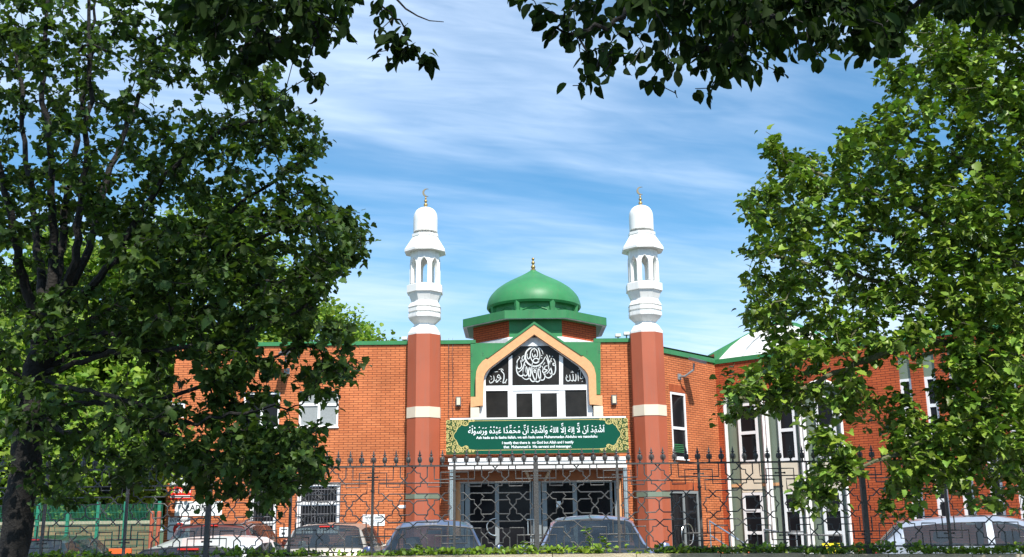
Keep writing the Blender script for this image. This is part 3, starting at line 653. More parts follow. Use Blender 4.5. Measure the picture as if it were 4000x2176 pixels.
# banner above the canopy
ys = YF - 1.0
sA = (P(1743, 1705, ys).x, ys); sB = (P(2454, 1705, ys).x, ys); fs = Frame(sA, sB); sw = sB[0] - sA[0]
z1s = P(2098, 1636, ys).z; z0s = P(2098, 1772, ys).z
sg = empty('mosque_banner', (sA[0] + sw / 2, ys, z0s), 'long green signboard with gold scrollwork corners and white Arabic and English lettering over the entrance', 'sign')
m = MB(); fs.box(m, 0, sw, -0.12, 0, z0s, z1s); m.build('board', M['signo'], sg)
m = MB(); fs.box(m, 0.12, sw - .05, -0.14, 0.01, z1s + 0.002, z1s + 0.05); m.build('top_rail', M['white'], sg)
SX = sw / 711.0; SH = z1s - z0s; SZ = SH / 136.0
def sp(x, y): return ((x / 8.757 - 23.6) * SX, z1s - (y / 8.757 - 11.6) * SZ)      # crop units to board units
cart = [(1215, 150), (1000, 175), (930, 260), (860, 312), (780, 290), (720, 272), (670, 330), (585, 380), (560, 450), (540, 510), (490, 560), (452, 660), (490, 760), (560, 830), (570, 910), (650, 1000), (720, 1060), (790, 1040), (860, 1012), (910, 1055), (1000, 1130), (1215, 1155)]
def bez(pts, n=3):
    p = [pts[0]] + list(pts) + [pts[-1]]; o = []
    for i in range(1, len(p) - 2):
        for k in range(n):
            t = k / n; a, b, c, d = p[i - 1], p[i], p[i + 1], p[i + 2]
            o.append(tuple(0.5 * (2 * b[j] + (c[j] - a[j]) * t + (2 * a[j] - 5 * b[j] + 4 * c[j] - d[j]) * t * t + (3 * b[j] - a[j] - 3 * c[j] + d[j]) * t ** 3) for j in (0, 1)))
    return o + [pts[-1]]
lc = [sp(*q) for q in bez(cart)]; rc = [(sw - x, z) for x, z in lc][::-1]
lc = lc[::-1]
poly = lc[::-1] + rc[:0]
pl_ = [sp(*q) for q in bez(cart)]
poly = pl_ + [(sw - x, z) for x, z in pl_[::-1]]
m = MB(); m.prism([(sA[0] + x, z) for x, z in poly], ys - 0.004, ys + 0.01)
# strips of plain green above and below the gold line
fs.box(m, sp(1215, 0)[0], sw - sp(1215, 0)[0], -0.01, 0.004, sp(0, 146)[1], z1s - 0.002); fs.box(m, sp(1215, 0)[0], sw - sp(1215, 0)[0], -0.01, 0.004, z0s + 0.002, sp(0, 1158)[1])
m.build('field', M['sign'], sg)
m = MB(); org = Vector((sA[0], ys, 0)); ex = Vector((1, 0, 0)); ez = Vector((0, 0, 1)); nm = Vector((0, -1, 0))
def gstroke(pts, w): 
    for mir in (0, 1):
        q = [((sw - x) if mir else x, z) for x, z in pts]; m.ribbon(q, [w] * len(q), org, ex, ez, nm, 0.008)
gstroke(pl_, 0.022)
for y in (148, 1157): q = [sp(1200, y), (sw / 2, sp(0, y)[1])]; gstroke(q, 0.016)
def spiral(cx_, cy_, r, a0, sgn, turns=1.35, w=0.03):
    for flip in (0, 1):
        pts = []
        for k in range(22):
            t = k / 21; a = a0 + sgn * t * turns * 2 * PI; rr = r * (1 - 0.82 * t)
            x, y = cx_ + rr * math.cos(a), cy_ + rr * math.sin(a); y = 1312 - y if flip else y
            pts.append(sp(x, y))
        for mir in (0, 1):
            q = [((sw - x) if mir else x, z) for x, z in pts]; m.ribbon(q, [w * (1 - 0.5 * k / 21) for k in range(22)], org, ex, ez, nm, 0.007)
for c in ((285, 185, 80, 2.5, 1), (460, 165, 75, 0.5, -1), (615, 150, 66, 3.5, 1), (870, 225, 95, 0.2, 1), (1010, 120, 45, 3, -1), (1130, 125, 45, 0, 1), (520, 385, 85, 5.5, 1), (330, 370, 68, 1, -1),
          (240, 330, 45, 4, 1), (240, 510, 60, 5, 1), (380, 560, 78, 3.4, 1), (245, 625, 45, 1, -1), (395, 650, 45, 2, 1), (690, 225, 52, 1, -1), (760, 130, 60, 3.6, -1), (590, 265, 55, 4, 1), (440, 270, 55, 2, -1), (330, 480, 40, 0, 1)):
    spiral(*c)
m.build('scrollwork', M['gold'], sg, fixn=False)
m = MB()
line = 'اَشْهَدُ اَنْ لاَّ اِلهَ اِلاَّ اللهُ وَاَشْهَدُ اَنَّ مُحَمَّدًا عَبْدُهُ وَرَسُوْلُهُ'
def bp(x, y): return ((1720 + x / 3.39 - 1743.6) * SX, z1s - ((1600 + y / 3.39) - (1641 - 9 * (x / 3.39 - 23) / 711)) * SZ)
vf = arabic(line); a = bp(370, 260); b = bp(2180, 235)
put_text(m, None, fs, (a[0] + b[0]) / 2, bp(1275, 335)[1], h=SZ * 45, width=b[0] - a[0], off=0.012, vf=vf); m.build('lettering', M['letter'], sg, fixn=False)
for s, xa, xb, yb, hh in (('Ash hadu an la ilaaha ilallah, wa ash hadu anna Muhammadan Abduhu wa rasooluhu', 478, 2080, 392, 10.5), ('I testify that there is  no God but Allah and I testify', 820, 1765, 460, 10.5), ('that  Muhammad is  His servant and messenger.', 838, 1738, 514, 10.5)):
    m = MB(); a = bp(xa, yb); b = bp(xb, yb); put_text(m, s, fs, (a[0] + b[0]) / 2, a[1], h=SZ * hh, width=b[0] - a[0], off=0.012, bold=0.022); m.build('lettering', M['letter'], sg, fixn=False)

# ================================================================ MINARETS
def minaret(cxp, dy, label, kx=1.0):
    YM = YF - 0.12; X0 = P(cxp, 1300, YM).x
    root = empty('minaret', (X0, YM, G0), label, 'minaret', 'pair of minarets flanking the entrance')
    def rr(hw, py, side=False): return hw * ((P(cxp, py, YM) - CAM).dot(FW)) / FPX
    def zf(py, hw): r = rr(hw, py); return P(cxp, py + dy, YM - r * 0.94).z
    def zc(py): return P(cxp, py + dy, YM).z
    def oct_(pf, name, mt): mb = MB(); mb.lathe(X0, YM, [(rr(h_, 1250) , z_) for h_, z_ in pf], 8, PI / 8, False, True); return mb.build(name, mt, root)
    zs = zf(1303, 62)
    oct_([(62, G0 + .3), (62, zs)], 'shaft', M['terra'])
    oct_([(66, G0), (66, G0 + .3), (62.5, G0 + .32)], 'base', M['cream'])
    oct_([(63.6, zf(1630, 63)), (63.6, zf(1588, 63))], 'cream_band', M['cream'])
    oct_([(63.4, zf(1948, 63)), (63.4, zf(1929, 63))], 'sage_band', M['sage'])
    oct_([(62, zs + .001), (62, zf(1295, 61)), (58, zf(1291, 58)), (50, zf(1278, 50)), (39, zf(1268, 38)), (38, zf(1262, 38)), (61.5, zf(1234, 62)), (62, zf(1231, 62)), (62, zf(1219, 62)), (57, zf(1217.5, 61)), (57, zf(1212, 61)), (62, zf(1211, 62)), (62, zf(1198, 62)), (57, zf(1196.5, 61)), (63, zf(1192, 62)), (52, zf(1174, 52)), (52, zf(1170, 52)), (63.5, zf(1137, 64)), (64, zf(1135.5, 64))], 'moulding', M['white'])
    oct_([(58, zf(1138, 69)), (68.5, zf(1134, 69)), (68.5, zf(1106, 69)), (56, zf(1103, 57))], 'balcony', M['white'])
    # lantern: eight faces with pointed openings
    m_ = MB(); z0 = zf(1104, 57); z1 = zf(974, 57); ap = rr(55, 1040); hw = ap * math.tan(PI / 8)
    ow = hw * 0.56; zo0 = zf(1100, 57); zo1 = zf(1004, 57); zsz = zo0 + (zo1 - zo0) * 0.72
    arc = [(-ow, zo0), (-ow, zsz), (-ow * .88, zsz + (zo1 - zsz) * .42), (-ow * .55, zsz + (zo1 - zsz) * .75), (0, zo1), (ow * .55, zsz + (zo1 - zsz) * .75), (ow * .88, zsz + (zo1 - zsz) * .42), (ow, zsz), (ow, zo0)]
    out_ = [(-hw, z0), (-hw, zsz), (-hw, z1 - .1), (-hw * .7, z1), (0, z1), (hw * .7, z1), (hw, z1 - .1), (hw, zsz), (hw, z0)]
    th = 0.11
    for k in range(8):
        an = -PI / 2 + k * PI / 4; dn = Vector((math.cos(an), math.sin(an), 0)); ex = Vector((-dn.y, dn.x, 0)); o = Vector((X0, YM, 0)) + dn * ap
        def q(p, d_): s_ = (1 - d_ / ap) if abs(p[0]) >= hw * .69 else 1; return o + ex * p[0] * s_ - dn * d_ + Vector((0, 0, p[1]))
        for i in range(8):
            m_.face([q(out_[i], 0), q(out_[i + 1], 0), q(arc[i + 1], 0), q(arc[i], 0)]); m_.face([q(out_[i], th), q(arc[i], th), q(arc[i + 1], th), q(out_[i + 1], th)])
            m_.face([q(arc[i], 0), q(arc[i + 1], 0), q(arc[i + 1], th), q(arc[i], th)])
        for sx_ in (-1, 1): m_.face([q((sx_ * ow, zo0), 0), q((sx_ * hw, zo0), 0), q((sx_ * hw, z0), 0), q((sx_ * ow, z0), 0)])
        m_.face([q((-hw, z1 - .1), 0), q((-hw, z1), 0), q((-hw * .7, z1), 0)]); m_.face([q((hw, z1 - .1), 0), q((hw, z1), 0), q((hw * .7, z1), 0)])
    lan = m_.build('lantern', M['white'], root)
    m_ = MB()
    for k in range(8):
        an = -PI / 2 + k * PI / 4; dn = Vector((math.cos(an), math.sin(an), 0)); ex = Vector((-dn.y, dn.x, 0)); o = Vector((X0, YM, 0)) + dn * (ap + 0.012)
        m_.tube([o + ex * x * 1.22 + Vector((0, 0, z if z < zo1 else z + .02)) for x, z in arc], 0.018, 5)
    m_.build('arch_moulding', M['white'], lan)
    m_ = MB(); m_.lathe(X0, YM, [(ap - .12, z0 - .02), (ap - .12, z0 + .03)], 8, PI / 8, False, True); m_.build('floor', M['white'], lan)
    zc0 = zf(971, 79)
    oct_([(52, zf(979, 57) + .02), (79, zc0), (79, zf(962, 79)), (77, zf(959, 77)), (49, zf(919, 49)), (51, zf(916, 51)), (51, zf(906, 51)), (46, zf(905, 49))], 'cap', M['white'])
    m_ = MB(); pf = []
    for hw_, py in ((47, 905), (47, 860), (46.5, 850), (45, 841), (42, 833), (37, 825), (30.5, 819), (23, 815), (15, 812.5), (8, 810.5), (3, 808)): pf.append((rr(hw_, 850), zc(py) - (0.0 if py < 860 else 0.03)))
    m_.lathe(X0, YM, pf, 40); m_.build('dome', M['white'], root)
    s_ = rr(1, 800)
    m_ = MB(); m_.lathe(X0, YM, [(4 * s_, zc(811)), (3 * s_, zc(806)), (1.8 * s_, zc(772)), (1.2 * s_, zc(768))], 10)
    for py, r in ((801, 8), (786, 6.5), (775, 4)): ball(m_, X0, YM, zc(py), r * s_, 12)
    m_.build('finial', M['brass'], root)
    m_ = MB(); R_ = 16.5 * s_; zcc = zc(753); cxm = X0 + 3 * s_; po = []; pi_ = []
    for k in range(25):
        a = math.radians(62 + k * (296 - 62) / 24 * 1.0 ); po.append((cxm + R_ * math.cos(a), zcc + R_ * math.sin(a)))
    ci = (cxm + 5.0 * s_, zcc + 1.5 * s_); ri = 13.9 * s_
    a0 = math.atan2(po[0][1] - ci[1], po[0][0] - ci[0]); a1 = math.atan2(po[-1][1] - ci[1], po[-1][0] - ci[0]); a1 = a1 + 2 * PI if a1 < a0 else a1
    for k in range(25):
        a = a0 + (a1 - a0) * k / 24; r0 = math.hypot(po[0][0] - ci[0], po[0][1] - ci[1]); r1 = math.hypot(po[-1][0] - ci[0], po[-1][1] - ci[1]); r = r0 + (r1 - r0) * k / 24
        f = math.sin(PI * k / 24); pi_.append((ci[0] + (r * (1 - f) + ri * f) * math.cos(a), ci[1] + (r * (1 - f) + ri * f) * math.sin(a)))
    m_.ring(po, pi_, YM - 0.02, YM + 0.02); m_.build('crescent', mat('grey_gilt', (0.22, 0.19, 0.13), 0.5, metal=0.5), root)
    return root
minaret(1658.5, 0, 'white-topped minaret with terracotta shaft, the one left of the green dome')
minaret(2523, -7.5, 'white-topped minaret with terracotta shaft, the one right of the green dome')

# wall fittings
def wall_light(px, py, label):
    r = empty('wall_light', P(px, py, YF), label, 'wall light', 'wall lights beside the arched window'); m = MB(); c = P(px, py, YF)
    m.box((c.x - .085, YF - 0.09, c.z - .16), (c.x + .085, YF - .001, c.z + .15)); m.build('housing', M['ironw'], r)
    m = MB(); m.box((c.x - .055, YF - 0.13, c.z - .12), (c.x + .06, YF - .091, c.z + .12)); m.build('lens', M['lamp'], r)
wall_light(1791, 1569, 'small cream-lensed wall light on the brick left of the arched window'); wall_light(2398, 1562, 'small cream-lensed wall light on the brick right of the arched window')
def flood(o, frm, u, z, label, s=1):
    r = empty('floodlight', frm.pt(u, 0, z), label, 'floodlight'); m = MB()
    m.tube([frm.pt(u, 0, z), frm.pt(u, 0.25, z), frm.pt(u + .15 * s, 0.5, z + .2), frm.pt(u + .16 * s, .52, z + .42)], 0.035, 8); frm.box(m, u - .09, u + .09, 0.001, .04, z - .1, z + .1); m.build('arm', M['alu'], r)
    m = MB(); e = frm.pt(u + .18 * s, .62, z + .52); ex = frm.ex; m.obox(e, ex, (frm.en + Vector((0, 0, -.35))).normalized(), (Vector((0, 0, 1)) + frm.en * .35).normalized(), (-.16, -.22, -.05), (.16, .3, .05)); m.build('head', M['ironw'], r)
u, z = Uc(2652, 1472); flood(None, fc, u, z, 'grey floodlight on a bent arm on the canted brick wall')
u = U(1122, 1440); flood(None, fr, u, Zf(1122, 1450), 'small floodlight high on the left brick wing above its windows', .3)
for px, py, lab in ((1581, 1328, 'small white security camera on the roof edge left of the left minaret'), (2414, 1316, 'small white box on the roof edge between dome and right minaret'), (2447, 1309, 'white security camera on the roof edge touching the right minaret')):
    r = empty('security_camera', P(px, py, YF + .05), lab, 'security camera', 'white cameras along the parapet'); c = P(px, py, YF + .05); m = MB()
    m.box((c.x - .09, c.y - .12, c.z), (c.x + .09, c.y + .12, c.z + .09)); m.build('body', M['white'], r); m = MB(); m.tube([(c.x, c.y, zcap), (c.x, c.y, c.z)], .025, 8); m.build('bracket', M['alu'], r)
for px, e in ((1753, 1640), (1768, 1640)):
    m = MB(); pts = []
    for k in range(12):
        p = P(px + rnd.uniform(-2, 2), 1318 + (e - 1318) * k / 11, YF - .02); pts.append((p.x, YF - (.03 if k else -.1), p.z))
    tag(m.tube(pts, 0.008, 4).build('cable', M['ink']), 'thin black cable hanging down the brick beside the left minaret, the %s of two' % ('left' if px < 1760 else 'right'), 'cable')

# signs on the left wing
def board(name, label, px0, px1, py0, py1, m_='letter', cat='sign', off=0.02, group=None):
    a, b = U(px0, (py0 + py1) / 2), U(px1, (py0 + py1) / 2); za, zb = Zf((px0 + px1) / 2, py1), Zf((px0 + px1) / 2, py0)
    r = empty(name, fr.pt((a + b) / 2, 0, za), label, cat, group); m = MB(); fr.box(m, a, b, .001, off, za, zb); m.build('panel', M[m_], r); return r, a, b, za, zb
r, a, b, za, zb = board('ladies_sign', 'white board reading LADIES in dark capitals on the left brick wing', 684, 868, 1958, 2015)
m = MB(); put_text(m, 'LADIES', fr, (a + b) / 2, za + (zb - za) * .36, h=(zb - za) * .40, off=.024, bold=.02); m.build('lettering', M['ink'], r, fixn=False)
r, a, b, za, zb = board('entrance_sign', 'white board reading ENTRANCE above a red arrow disc, below the LADIES board', 656, 742, 2020, 2108)
m = MB(); put_text(m, 'ENTRANCE', fr, (a + b) / 2, zb - .155, h=.11, width=(b - a) * .84, off=.024, bold=.01); m.build('lettering', M['ink'], r, fixn=False)
m = MB(); cc = ((a + b) / 2 + .02, za + .33)
m.face([fr.pt(cc[0] + .2 * math.cos(k * PI / 16), .024, cc[1] + .2 * math.sin(k * PI / 16)) for k in range(32)]); m.build('red_disc', M['red'], r, fixn=False)
m = MB(); m.face([fr.pt(cc[0] + x, .028, cc[1] + z) for x, z in ((.02, .05), (.02, .13), (-.11, 0), (.02, -.13), (.02, -.05), (.13, -.05), (.13, .05))]); m.build('arrow', M['letter'], r, fixn=False)
r, a, b, za, zb = board('warning_sign', 'red and white notice on the brick above the LADIES board', 664, 748, 1902, 1950, 'red')
m = MB(); fr.box(m, a + .03, b - .03, .021, .024, za + .05, za + .12); put_text(m, 'NO', fr, a + .18, za + .2, h=.12, off=.024, bold=.02); put_text(m, 'ENTRY', fr, b - .24, za + .2, h=.12, off=.024, bold=.02); m.build('lettering', M['letter'], r, fixn=False)
board('notice_board', 'plain white notice at the top of the stack of signs on the left wing', 664, 750, 1866, 1898)
r, a, b, za, zb = board('name_plaque', 'white two-panel plaque with Bengali lettering behind the fence post left of the left minaret', 1417, 1503, 2010, 2054)
m = MB(); wv = b - a
for k, s in enumerate(('লতিফিয়া', 'মসজিদ')): put_text(m, s, fr, a + wv * (.27 + .46 * k), zb - .16, width=wv * .34, h=.09, off=.024, bold=.015)
for k, (w_, z_) in enumerate(((.7, .19), (.5, .23), (.75, .27), (.85, .31))):
    n_ = 14
    for i in range(n_):
        if rnd.random() < .8: fr.box(m, a + wv * (.5 - w_ / 2 + w_ * i / n_), a + wv * (.5 - w_ / 2 + w_ * (i + .75) / n_), .021, .0235, zb - z_, zb - z_ + .016)
m.build('lettering', M['ink'], r, fixn=False)
r, a, b, za, zb = board('door_notice', 'small white notice between the barred door and the lower barred window', 1092, 1129, 2060, 2096)
m = MB(); fr.box(m, a + .07, b - .12, .021, .024, za + .06, za + .13); fr.box(m, a + .05, b - .05, .021, .024, zb - .08, zb - .05); m.build('lettering', M['ink'], r)
r, a, b, za, zb = board('direction_sign', 'tiny white arrow sign projecting beside the left minaret shaft', 1562, 1586, 1973, 1985)
m = MB(); m.face([fr.pt(a + .0, .021, za), fr.pt(a, .021, zb), fr.pt(a - .07, .021, (za + zb) / 2)]); m.build('arrow_tip', M['letter'], r, fixn=False)

# ================================================================ RIGHT WING
r1 = c1; r2 = (X_(3957, 30.1), 30.1); dvec = (Vector(r2) - Vector(r1)); r3 = tuple(Vector(r1) + dvec * 1.45)
RA = (r1, r3); f2 = Frame(*RA)
def Ur(px, py): return on_wall(px, py, *RA)
zR = (Ur(2815, 1424)[1] + Ur(3957, 1278)[1] + Ur(3460, 1335)[1]) / 3
wing = empty('brick_wing', (r1[0], r1[1], G0), 'deep orange brick wing with sage tile bays and tall narrow windows behind the right tree', 'building')
LR = (Vector(r3) - Vector(r1)).length
holes = []; strips = []
zst = Ur(3528, 1385)[1]; zsm = Ur(3625, 1470)[1]; zsb = Ur(3640, 2050)[1]
for (a, b) in ((3506, 3553), (3602, 3650), (3702, 3750), (3808, 3861), (3914, 3964)):
    ua = Ur(a, 1430)[0]; ub = Ur(b, 1430)[0]; holes.append((ua, ub, zsb, zst)); strips.append((ua, ub))
step = strips[-1][0] - strips[-2][0]
for k in (1, 2): ua, ub = strips[4][0] + step * k, strips[4][1] + step * k; holes.append((ua, ub, zsb, zst)); strips.append((ua, ub))
arA, arB = Ur(2828, 1700)[0], Ur(3292, 1700)[0]; zat = Ur(2905, 1508)[1] - .02
arches = [(Ur(2828, 1650)[0], Ur(2986, 1650)[0]), (Ur(2989, 1650)[0], Ur(3130, 1650)[0]), (Ur(3133, 1650)[0], Ur(3292, 1650)[0])]
zsp = Ur(2827, 1590)[1]
for (a, b) in arches: holes.append((a, b, G0, zat))
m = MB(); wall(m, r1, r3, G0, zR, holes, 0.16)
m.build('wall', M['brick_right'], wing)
m = MB(); f2.box(m, -.1, LR, -.35, .05, zR + .002, zR + .16); m.build('parapet_cap', M['greend'], wing)
m = MB(); back = tuple(Vector(r3) + Vector((9, 9))); wall(m, r3, back, G0, zR, []); wall(m, back, (r1[0] + 9, r1[1] + 9), G0, zR, []); m.build('side_wall', M['brick_right'], wing)
m = MB(); m.face([(r1[0], r1[1], zR - .1), (r3[0], r3[1], zR - .1), (back[0], back[1], zR - .1), (r1[0] + 9, r1[1] + 9, zR - .1)]); m.build('flat_roof', M['roofing'], wing)
for (ua, ub) in strips:
    m = MB(); f2.box(m, ua + .002, ub - .002, -.1, -.06, zsm, zst - .002); m.build('sage_panel', M['sage'], wing)
    hh = zsm - zsb
    window(f2, wing, ua + .002, ub - .002, zsb + .002, zsm - .004, rows=(.16, .2, .24, .2, .2), fw=.085, rec=.11)
# arched bays
def arch_pts(a, b, z0, zs_, zt_, n=8):
    pts = [(a, z0), (a, zs_)]
    for k in range(1, n): t = k / n; an = PI - t * PI; pts.append(((a + b) / 2 + (b - a) / 2 * math.cos(an), zs_ + (zt_ - zs_) * math.sin(an) ** .85))
    return pts + [(b, zs_), (b, z0)]
zq = [Ur(3060, y)[1] for y in (1560, 1800, 1885, 1920, 2010)]
for i, (a, b) in enumerate(arches):
    # brick spandrel filling the square head above the curve
    ap_ = arch_pts(a + .002, b - .002, zsp - .01, zsp, zat - .05)[1:-1]
    m = MB()
    for p0, p1 in zip(ap_, ap_[1:]): m.face([f2.pt(p0[0], -.002, p0[1]), f2.pt(p1[0], -.002, p1[1]), f2.pt(p1[0], -.002, zat), f2.pt(p0[0], -.002, zat)], [(p0[0], p0[1]), (p1[0], p1[1]), (p1[0], zat), (p0[0], zat)])
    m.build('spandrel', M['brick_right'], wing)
    m = MB(); f2.box(m, a, b, -.19, -.15, G0, zat); bay = m.build('sage_bay', M['sage'], wing)
    m = MB(); pts = arch_pts(a + .05, b - .05, G0 + .02, zsp, zat - .09); m.tube([f2.pt(u_, -.02, z_) for u_, z_ in pts], .065, 6); m.build('arch_frame', M['white'], bay)
    wu0, wu1 = a + (b - a) * .32, a + (b - a) * .80
    window(f2, wing, wu0, wu1, zq[1], zq[0], rows=(.5, .5), fw=.09, rec=.14)
    window(f2, wing, wu0, wu1, G0 + .05, zq[3], rows=(.45, .3, .25), fw=.09, rec=.14)
    m = MB(); f2.box(m, wu0, wu1, -.149, -.10, zq[3] + .01, zq[1] - .01); m.build('spandrel_panel', M['cream'], bay)
    m = MB(); f2.box(m, a + .08, wu0 - .02, -.149, -.12, zq[4] + .95, zq[4] + 1.05); f2.box(m, wu1 + .02, b - .08, -.149, -.12, zq[4] + .95, zq[4] + 1.05); m.build('band', M['peach'], bay)
st = MB(); uc = sum(arches[1]) / 2; zc_ = zat - .55
st.face([f2.pt(uc + (.26 if k % 2 == 0 else .15) * math.sin(k * PI / 6), -.10, zc_ + (.26 if k % 2 == 0 else .15) * math.cos(k * PI / 6)) for k in range(12)]); st.build('star_window', M['upvc'], wing, fixn=False)
# gabled hall roof with a white curved face
Yr = 40.0; pk = P(3040, 1240, Yr)
hr = empty('hall_roof', (pk.x, Yr, G0), 'white faced gable with a green sloping verge rising behind the corner of the canted wall', 'roof')
wf = [(2806, 1424), (2810, 1402), (2828, 1382), (2856, 1352), (2896, 1320), (2940, 1296), (2990, 1276), (3045, 1266), (3100, 1272), (3170, 1295), (3250, 1340), (3300, 1390), (3310, 1424)]
m = MB(); m.prism([xz(x, y, Yr) for x, y in wf] + [(xz(3310, 1424, Yr)[0], G0), (xz(2806, 1424, Yr)[0], G0)], Yr, Yr + 6); m.build('white_gable', M['white'], hr)
gf = [(2800, 1424), (2768, 1386), (2868, 1331), (2968, 1276), (3040, 1248), (3112, 1262), (3200, 1300), (3340, 1392), (3320, 1424)]
m = MB(); m.prism([xz(x, y, Yr + .1) for x, y in gf], Yr + .06, Yr + 6.1); m.build('verge', M['green'], hr)
m = MB(); m.tube([Vector((xz(x, y, Yr)[0], Yr - .02, xz(x, y, Yr)[1])) for x, y in ((2895, 1418), (2900, 1390), (2914, 1362), (2940, 1332), (2972, 1306))], .03, 5); m.build('moulding', M['soffit'], hr)

# ================================================================ BOUNDARY WALL AND RAILINGS
YB = 11.6; scB = (P(2095, 2000, YB) - CAM).dot(FW) / FPX
zwall = P(2095, 2166, YB - .17).z
bw_ = empty('boundary_wall', (0, YB, 0), 'low stone-coped roadside wall under the black ornamental railings', 'wall')
m = MB(); BX0_ = P(2095, 1980, YB).x; wall(m, (-14, YB - .13), (15, YB - .13), 0.0, zwall - .24, []); wall(m, (15, YB + .13), (-14, YB + .13), 0.0, zwall - .24, []); m.box((-14, YB - .12, zwall - .241), (15, YB + .12, zwall - .10 - .0115 * 14)); m.build('wall_body', M['stone'], bw_)
m = MB(); k = -14.0
while k < 15:
    w_ = .9; zo_ = -.0115 * max(0, k - BX0_) + rnd.uniform(-.005, .005); m.box((k + .004, YB - .17, zwall - .088 + zo_), (k + w_ - .004, YB + .17, zwall + zo_)); k += w_
m.build('coping', M['coping'], bw_)
BX0 = P(2095, 1980, YB).x; BW = 320.6 * scB
zr1 = P(2095, 1815, YB).z; zr0 = P(2095, 2149, YB).z; HB = zr1 - zr0
fence = empty('railing', (BX0, YB, zwall), 'black wrought iron railing with star lattice panels and spear finials along the roadside wall', 'railing')
m = MB()
m.box((BX0 - 9 * BW, YB - .016, zr1 - .010), (BX0 + 10 * BW, YB + .016, zr1 + .008)); m.build('top_rail', M['iron'], fence)
m = MB(); m.box((BX0 - 9 * BW, YB - .016, zr0 - .008), (BX0 + 10 * BW, YB + .016, zr0 + .008)); m.build('bottom_rail', M['iron'], fence)
Rr_ = [[(600, 203), (680, 295), (724, 298), (724, 345), (803, 425), (820, 440), (820, 478), (990, 478), (990, 290), (1168, 290)],
       [(815, 203), (815, 348), (728, 425), (728, 472), (685, 475), (597, 568), (325, 568), (235, 660), (190, 660), (190, 700), (150, 747), (190, 795), (190, 845), (235, 845), (320, 935), (592, 935), (690, 1022), (735, 1025), (735, 1070), (822, 1150), (822, 1308)],
       [(905, 203), (908, 383), (1168, 383)], [(640, 428), (1095, 428), (1090, 560), (1045, 560), (960, 650), (910, 655), (910, 700), (825, 790), (825, 835), (785, 882), (825, 930)],
       [(825, 572), (785, 612), (825, 660), (825, 700), (910, 790), (912, 838), (958, 842), (1045, 928), (1092, 930), (1092, 1112)],
       [(825, 657), (686, 660), (640, 703), (640, 795), (690, 840), (825, 842)], [(600, 1308), (690, 1210), (735, 1210), (738, 1160), (825, 1072), (825, 1020), (1003, 1020), (1006, 1210), (1168, 1210)], [(918, 1308), (918, 1115), (1168, 1115)]]
kx = BW / (1168 - 112); kz = HB / 1105.0
pm = MB()
for seg in Rr_:
    for s in (1, -1):
        pts = [(s * (x - 640) * kx, 0, zr1 - (y - 203) * kz) for x, y in seg]
        pm.tube(pts, 0.0074, 5, smooth=False)
pan = pm.build('lattice_panel', M['iron'], None); pan.parent = fence; pan.location = Vector((BX0 + .5 * BW, YB + .002, 0)) - wl(fence)
for k in range(-9, 10):
    if k == 0: continue
    o = pan.copy(); COL.objects.link(o); o.location = pan.location + Vector((k * BW, 0, 0))
fm = MB(); fm.lathe(0, 0, [(.007, 0), (.013, .004), (.013, .012), (.008, .018), (.012, .03), (.021, .048), (.023, .062), (.018, .08), (.010, .094), (.008, .1), (.022, .108), (.020, .114), (.008, .12), (.011, .13), (.006, .15), (.001, .172)], 8)
for a in range(4):                                                   # little curled leaves of the casting
    an = a * PI / 2 + .4
    fm.tube([(0.02 * math.cos(an), 0.02 * math.sin(an), .03), (0.029 * math.cos(an), 0.029 * math.sin(an), .055), (0.025 * math.cos(an), 0.025 * math.sin(an), .08), (0.017 * math.cos(an), .017 * math.sin(an), .088)], .005, 4)
f0 = None
for k in range(-46, 52):
    x = BX0 + (k / 7.0) * BW
    if f0 is None: f0 = fm.build('finial', M['iron'], None); f0.parent = fence; o = f0
    else: o = f0.copy(); COL.objects.link(o)
    o.location = Vector((x + rnd.uniform(-.003, .003), YB, zr1 + .008)) - wl(fence); o.rotation_euler = (0, rnd.uniform(-.03, .03), rnd.uniform(0, 3))
for k in range(-9, 11):
    big = (k % 4 == 0); m = MB(); x = BX0 + k * BW; w_ = .026 if big else .013
    m.box((x - w_, YB - w_ - .004, zwall - .12), (x + w_, YB + w_ + .004, zr1 + (.03 if big else -.002)))
    if not big: m.box((x - w_ - .006, YB - w_ - .008, zr1 - .30 * HB), (x + w_ + .006, YB + w_ + .008, zr1 - .28 * HB))
    for z in (zr1 - .13 * HB, zr0 + .14 * HB): m.tube([(x - .05, YB, z), (x + .05, YB, z)], .007, 6); m.lathe(x - .05, YB, [(.011, z - .01), (.011, z + .01)], 8); m.lathe(x + .05, YB, [(.011, z - .01), (.011, z + .01)], 8)
    m.build('post', M['iron'], fence)

